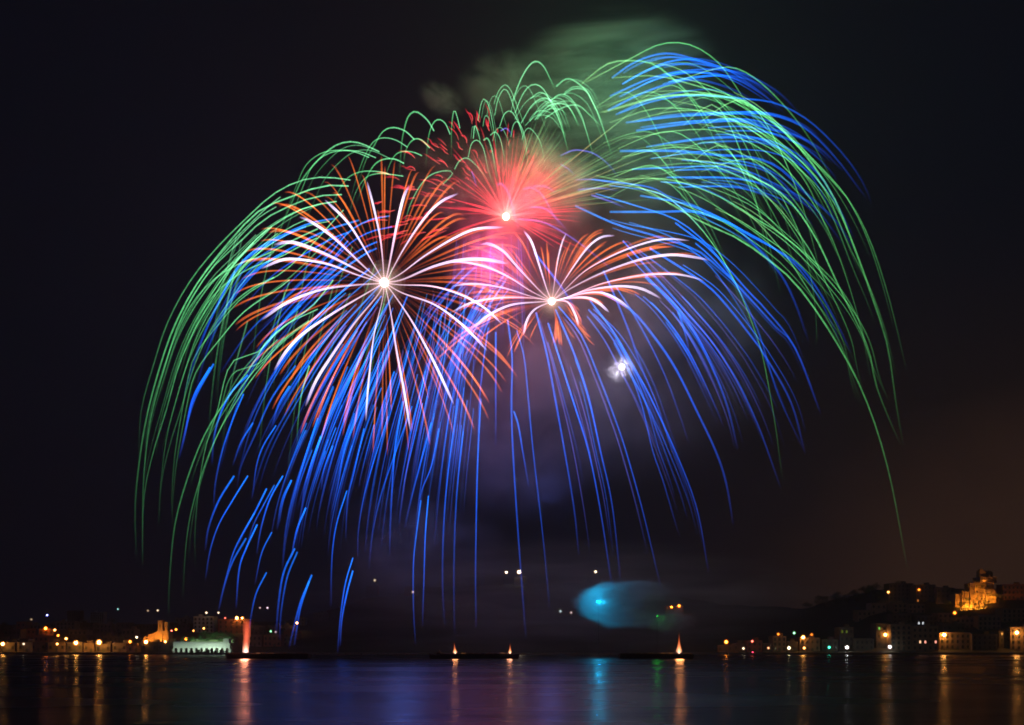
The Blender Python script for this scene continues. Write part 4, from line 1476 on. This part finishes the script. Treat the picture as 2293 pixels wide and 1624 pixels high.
for s in ("H 1520,690 1570,850 1600,1000", "H 1020,420 1100,600 1200,850 1280,1080 1450,1480", "H 440,820 490,1000 520,1300 550,1624 V 1215,1200 1232,1380", "H 380,750 410,1000 405,1300 415,1624 V 1160,1200 1178,1440", "H 420,1360 450,1450 480,1624 V 1185,1100", "H 250,800 215,1050 190,1300 175,1624", "H 300,830 300,1624", "H 1100,520 1250,760 1400,1050 1500,1300 1600,1600", "H 560,300 760,560 900,800"):
    trail(BC, tr(s), 450, BLUEC, .40, 'blue_trail', rA.uniform(.8, 1.1), .15, rA)
for c in family(hb, 44, rA, 10, (0, .3), (.6, .95)):
    trail(BC, c, 450, rA.choice([BLUEC, BLUEC, VIOLET]), .28, 'blue_trail', rA.uniform(.3, .85), .25, rA)

bright_lamp(BC, 'star_fill_light', 7000, (.16, .22, 1), 4.0, tuple(P(1230, 1120, 470) - BC.location))  # unseen blue lamp added to light the low smoke for the trails

# --- blue shell, left half: fans of long trails and the short late comets
BL = burst(960, 620, 450, 'firework_shell', 'blue firework shell falling in bundles of trails to the lower left', 'firework')
jl = """J 1360,0 1340,400 1330,800 1325,1200 1330,1560
J 1270,10 1220,400 1190,800 1180,1200 1185,1600
J 1210,0 1140,500 1110,900 1105,1250 1120,1530
J 1010,650 990,900 980,1200 970,1530
J 960,680 930,900 910,1100 910,1400 925,1660
J 1080,200 1030,450 970,600 950,700 930,900
J 1030,160 960,420 900,650 850,870
J 970,30 900,330 850,550 810,850
J 840,20 790,300 770,550 755,850 750,1060
J 900,50 800,330 700,620 640,880 610,1160
J 740,120 650,400 580,650 540,900 540,1100
J 465,615 400,820 370,1000 360,1200 360,1400
J 580,200 510,500 470,680 455,960
J 600,0 460,300 400,600 350,800
J 270,130 200,350 120,600 60,850 30,1150
J 290,250 230,420 180,600 160,740
J 370,315 310,480 290,620
J 190,730 130,880 90,1080
J 95,545 40,680 10,850
I 740,65 640,170 570,320 540,450 530,600
I 715,175 650,330 590,510 550,700 540,860
I 660,655 570,800 510,960 490,1100
I 740,655 650,800 570,940 520,1090 490,1270
I 770,345 700,460 650,600
I 905,360 830,480 790,600 765,800
I 985,130 920,240 880,370
I 1020,10 880,200 780,420 700,600 675,740
I 850,730 780,870 720,980 660,1100
I 895,710 830,830 770,950 720,1120
I 945,655 870,790 820,950 790,1120
I 995,680 940,800 910,980
I 780,870 700,1010 650,1120 600,1300 565,1450
I 730,1020 650,1160 600,1310 570,1450
I 880,985 820,1110 780,1300
I 795,940 730,1080 690,1200 670,1440
I 850,1220 790,1340 760,1470 750,1560
I 1015,1080 950,1220 920,1400 905,1590
I 1030,1100 970,1250 935,1450 925,1620
I 1115,1235 1050,1390 1010,1540 980,1670
I 1100,1270 1050,1420 1025,1560 1010,1660
I 1355,1135 1310,1290 1280,1500 1265,1700
I 1355,1210 1320,1340 1290,1500 1280,1660
I 1170,425 1110,590 1080,700
I 540,0 440,180 390,330 350,500
I 520,20 420,200 370,420 335,560
I 1240,130 1130,380 1060,600 1000,830 960,1050 945,1210""".split('\n')
for s in jl:
    trail(BL, tr(s), 450, BLUEC, .38, 'blue_trail', rA.uniform(.6, 1.3), .12, rA)
BL2 = burst(930, 560, 455, 'firework_shell', 'dense blue firework shell streaming down behind the left white burst', 'firework')
fan = ["D 1250,570 1100,600 900,690 700,830 560,1080 450,1330 360,1620", "D 1390,580 1200,640 1000,740 800,870 620,1090 500,1350 430,1600", "D 1570,555 1450,580 1330,650 1200,800 1000,1000 750,1230 560,1500", "V 830,560 720,640 620,740 540,880 490,1060", "V 850,640 760,740 680,860 600,1000 560,1120", "V 880,660 810,780 740,920 690,1080 660,1220", "V 910,660 860,800 800,960 760,1120 745,1250", "V 960,650 920,800 870,980 840,1150 830,1260", "V 1010,640 990,800 950,1000 925,1180 915,1280", "V 1060,640 1050,820 1020,1000 1000,1160"]
for s in fan[:6]:
    trail(BL2, tr(s), 455, BLUE, .42, 'blue_trail', 1.0, .2, rA)
for c in family(fan, 66, rA, 16, (0, .35), (.6, 1.0)):
    trail(BL2, c, 455, rA.choice([BLUEC, BLUE]), .32, 'blue_trail', rA.uniform(.4, 1.2), .25, rA)
low_fan = ["V 700,860 640,980 590,1100 560,1220", "V 800,820 740,980 700,1120 680,1260", "V 900,800 850,980 820,1120 805,1260", "V 990,780 960,940 935,1100 920,1240", "V 1060,760 1045,940 1030,1100 1020,1260"]
BL3 = burst(900, 700, 452, 'firework_shell', 'thin blue firework shell whose trails hang in a curtain under the left white burst', 'firework')
for c in family(low_fan, 54, rA, 22, (0, .4), (.6, 1)):
    trail(BL3, c, 452, BLUEC, .27, 'blue_trail', rA.uniform(.3, .95), .2, rA)
for c in family(fan[4:], 30, rA, 14, (0, .3), (.5, .9)):
    trail(BL2, c, 455, rA.choice([BLUEC, VIOLET]), .34, 'blue_trail', rA.uniform(.35, .9), .25, rA)
hatch = ["V 1150,560 1060,640 970,760 900,900 850,1060", "V 1130,600 1060,700 1000,820 960,960 940,1080", "V 1120,640 1080,760 1050,900 1030,1040", "V 1060,560 960,650 880,760 820,900"]
for c in family(hatch, 34, rA, 22, (0, .3), (.5, 1.0)):
    trail(BL2, c, 455, rA.choice([BLUE, VIOLET, BLUEC]), .34, 'blue_trail', rA.uniform(.4, .9), .2, rA)
bright_lamp(BL2, 'star_fill_light', 13000, (.10, .22, 1), 4.0, tuple(P(900, 1080, 470) - BL2.location))  # added unseen lamp, stands in for the combined light of the blue trails

# --- small white flash at right of centre
FL = burst(1392, 822, 430, 'firework_flash', 'small white firework flash with a puff of smoke at right of centre', 'firework')
core(FL, 1.25, (1, .97, .95), (.5, .47, .6))
for k in range(14):
    a = rA.uniform(0, 2 * pi); L = rA.uniform(10, 24)
    trail(FL, [(1392, 822), (1392 + L * .5 * cos(a), 822 - L * .5 * sin(a) + 1), (1392 + L * cos(a), 822 - L * sin(a) + 5)], 430, WHITE, .28, 'white_spark', rA.uniform(.1, .3), .4, rA, None, 8)
bright_lamp(FL, 'flash_light', 36000, (.85, .8, 1), 1.5)


# ------------------------------------------------------------------ smoke
def smoke(name, x, y, Y, rx, ry, rz, mat, label_kind='stuff', tilt=0.0, bright=None):
    q = MB()
    n, ns = 20, 12
    q.lathe([(max(sin(pi * i / ns), .002), -cos(pi * i / ns)) for i in range(ns + 1)], n)
    o = q.build(name, mat, smooth=True)
    k = Y / FPX
    o.location = P(x, y, Y)
    o.scale = (rx * k, rz, ry * k)
    o.rotation_euler = (0, tilt, 0)
    tag(o, kind='stuff')
    return o


smoke('smoke_plume', 1370, 190, 510, 270, 165, 34, smoke_mat('drifting_smoke_plume', .16, scale=2.3, stretch=(.45, 1, 2.6), rot=R(-32), lo=.44, hi=.66, step=.5), tilt=R(-6))
smoke('smoke_plume', 1130, 190, 505, 125, 80, 20, smoke_mat('drifting_smoke_puff', .11, scale=1.3, lo=.36, hi=.75))
smoke('smoke_plume', 988, 222, 500, 66, 34, 12, smoke_mat('drifting_smoke_wisp', .12, scale=1.3, lo=.34, hi=.75), tilt=R(25))
smoke('smoke_cloud', 1480, 360, 500, 300, 200, 34, smoke_mat('green_lit_smoke', .022, scale=2.0, lo=.34, hi=.75))
smoke('smoke_cloud', 1190, 432, 484, 175, 135, 28, smoke_mat('burst_smoke', .10, scale=2.6, lo=.34, hi=.66, step=.5))
smoke('smoke_cloud', 1040, 420, 486, 190, 120, 28, smoke_mat('spark_smoke', .035, scale=2.6, lo=.38, hi=.70))
smoke('smoke_cloud', 1095, 590, 484, 120, 130, 26, smoke_mat('pink_lit_smoke', .075, scale=2.0, lo=.32, hi=.70))
smoke('smoke_cloud', 1400, 780, 470, 420, 360, 40, smoke_mat('thin_smoke', .034, scale=2.6, lo=.36, hi=.74))
smoke('smoke_cloud', 1150, 930, 468, 300, 260, 40, smoke_mat('violet_lit_smoke', .036, scale=2.4, lo=.36, hi=.74))
smoke('smoke_cloud', 1384, 826, 432, 40, 36, 8, smoke_mat('flash_smoke', .16, scale=1.9, lo=.50, hi=.66, step=.3))
smoke('smoke_cloud', 930, 1230, 480, 230, 150, 34, smoke_mat('low_smoke', .022, scale=2.0, lo=.36, hi=.75))

smoke('smoke_cloud', 1240, 1345, 600, 680, 160, 60, smoke_mat('smoke_bank', .032, scale=2.6, stretch=(1, 1, 1.8), lo=.30, hi=.75))

# cyan laser fan in the mist behind the barges
smoke('laser_mist', 1356, 1347, 519, 36, 9, 4, smoke_mat('laser_beam_mist', .16, scale=1.6, stretch=(.5, 1, 1), lo=.30, hi=.7, step=.3))
LS = smoke('laser_mist', 1412, 1353, 520, 168, 74, 16, smoke_mat('laser_lit_mist', .65, scale=2.2, stretch=(1, 1, 1.6), lo=.35, hi=.7, shell=True, step=.15))
pl_ = P(1340, 1347, 520)
LP = empty('laser_projector', pl_)
tag(LP, 'cyan laser projector head glowing inside the mist behind the right barge', 'laser')
q = MB(); q.lathe([(.5, -.6), (.55, 0), (.5, .6)], 10, axis='x'); q.build('housing', M['steel'], LP)
q = MB(); q.ball((0, -.1, 0), .42); q.build('laser_lens', emit('laser_light', (.01, .42, .9), .8, 'NONE'), LP)
q = MB(); q.tube([(0, .5, -.4), (0, .5, terrain(pl_.x, 520) - pl_.z if False else -pl_.z - .5)], .10); q.build('mast', M['steel'], LP)
bright_lamp(LP, 'laser_lamp', 9500, (.004, .48, .92), .9, (0, -1.2, 0))
GLP = empty('laser_projector', P(1471, 1379, 505))
tag(GLP, 'small green laser projector right of the cyan laser mist', 'laser')
q = MB(); q.lathe([(.3, -.5), (.32, 0), (.3, .5)], 10, axis='x'); q.build('housing', M['steel'], GLP)
q = MB(); q.ball((0, -.1, 0), .42); q.build('laser_lens', emit('green_laser_light', (.01, .6, .06), .8, 'NONE'), GLP)
q = MB(); q.tube([(0, .4, -.3), (0, .4, -GLP.location.z - .5)], .08); q.build('mast', M['steel'], GLP)
bright_lamp(GLP, 'laser_lamp', 420, (.02, 1, .06), .7, (0, -1.0, 0))
smoke('laser_mist', 1500, 1392, 510, 70, 34, 9, smoke_mat('green_laser_mist', .20, scale=1.8, lo=.36, hi=.68))
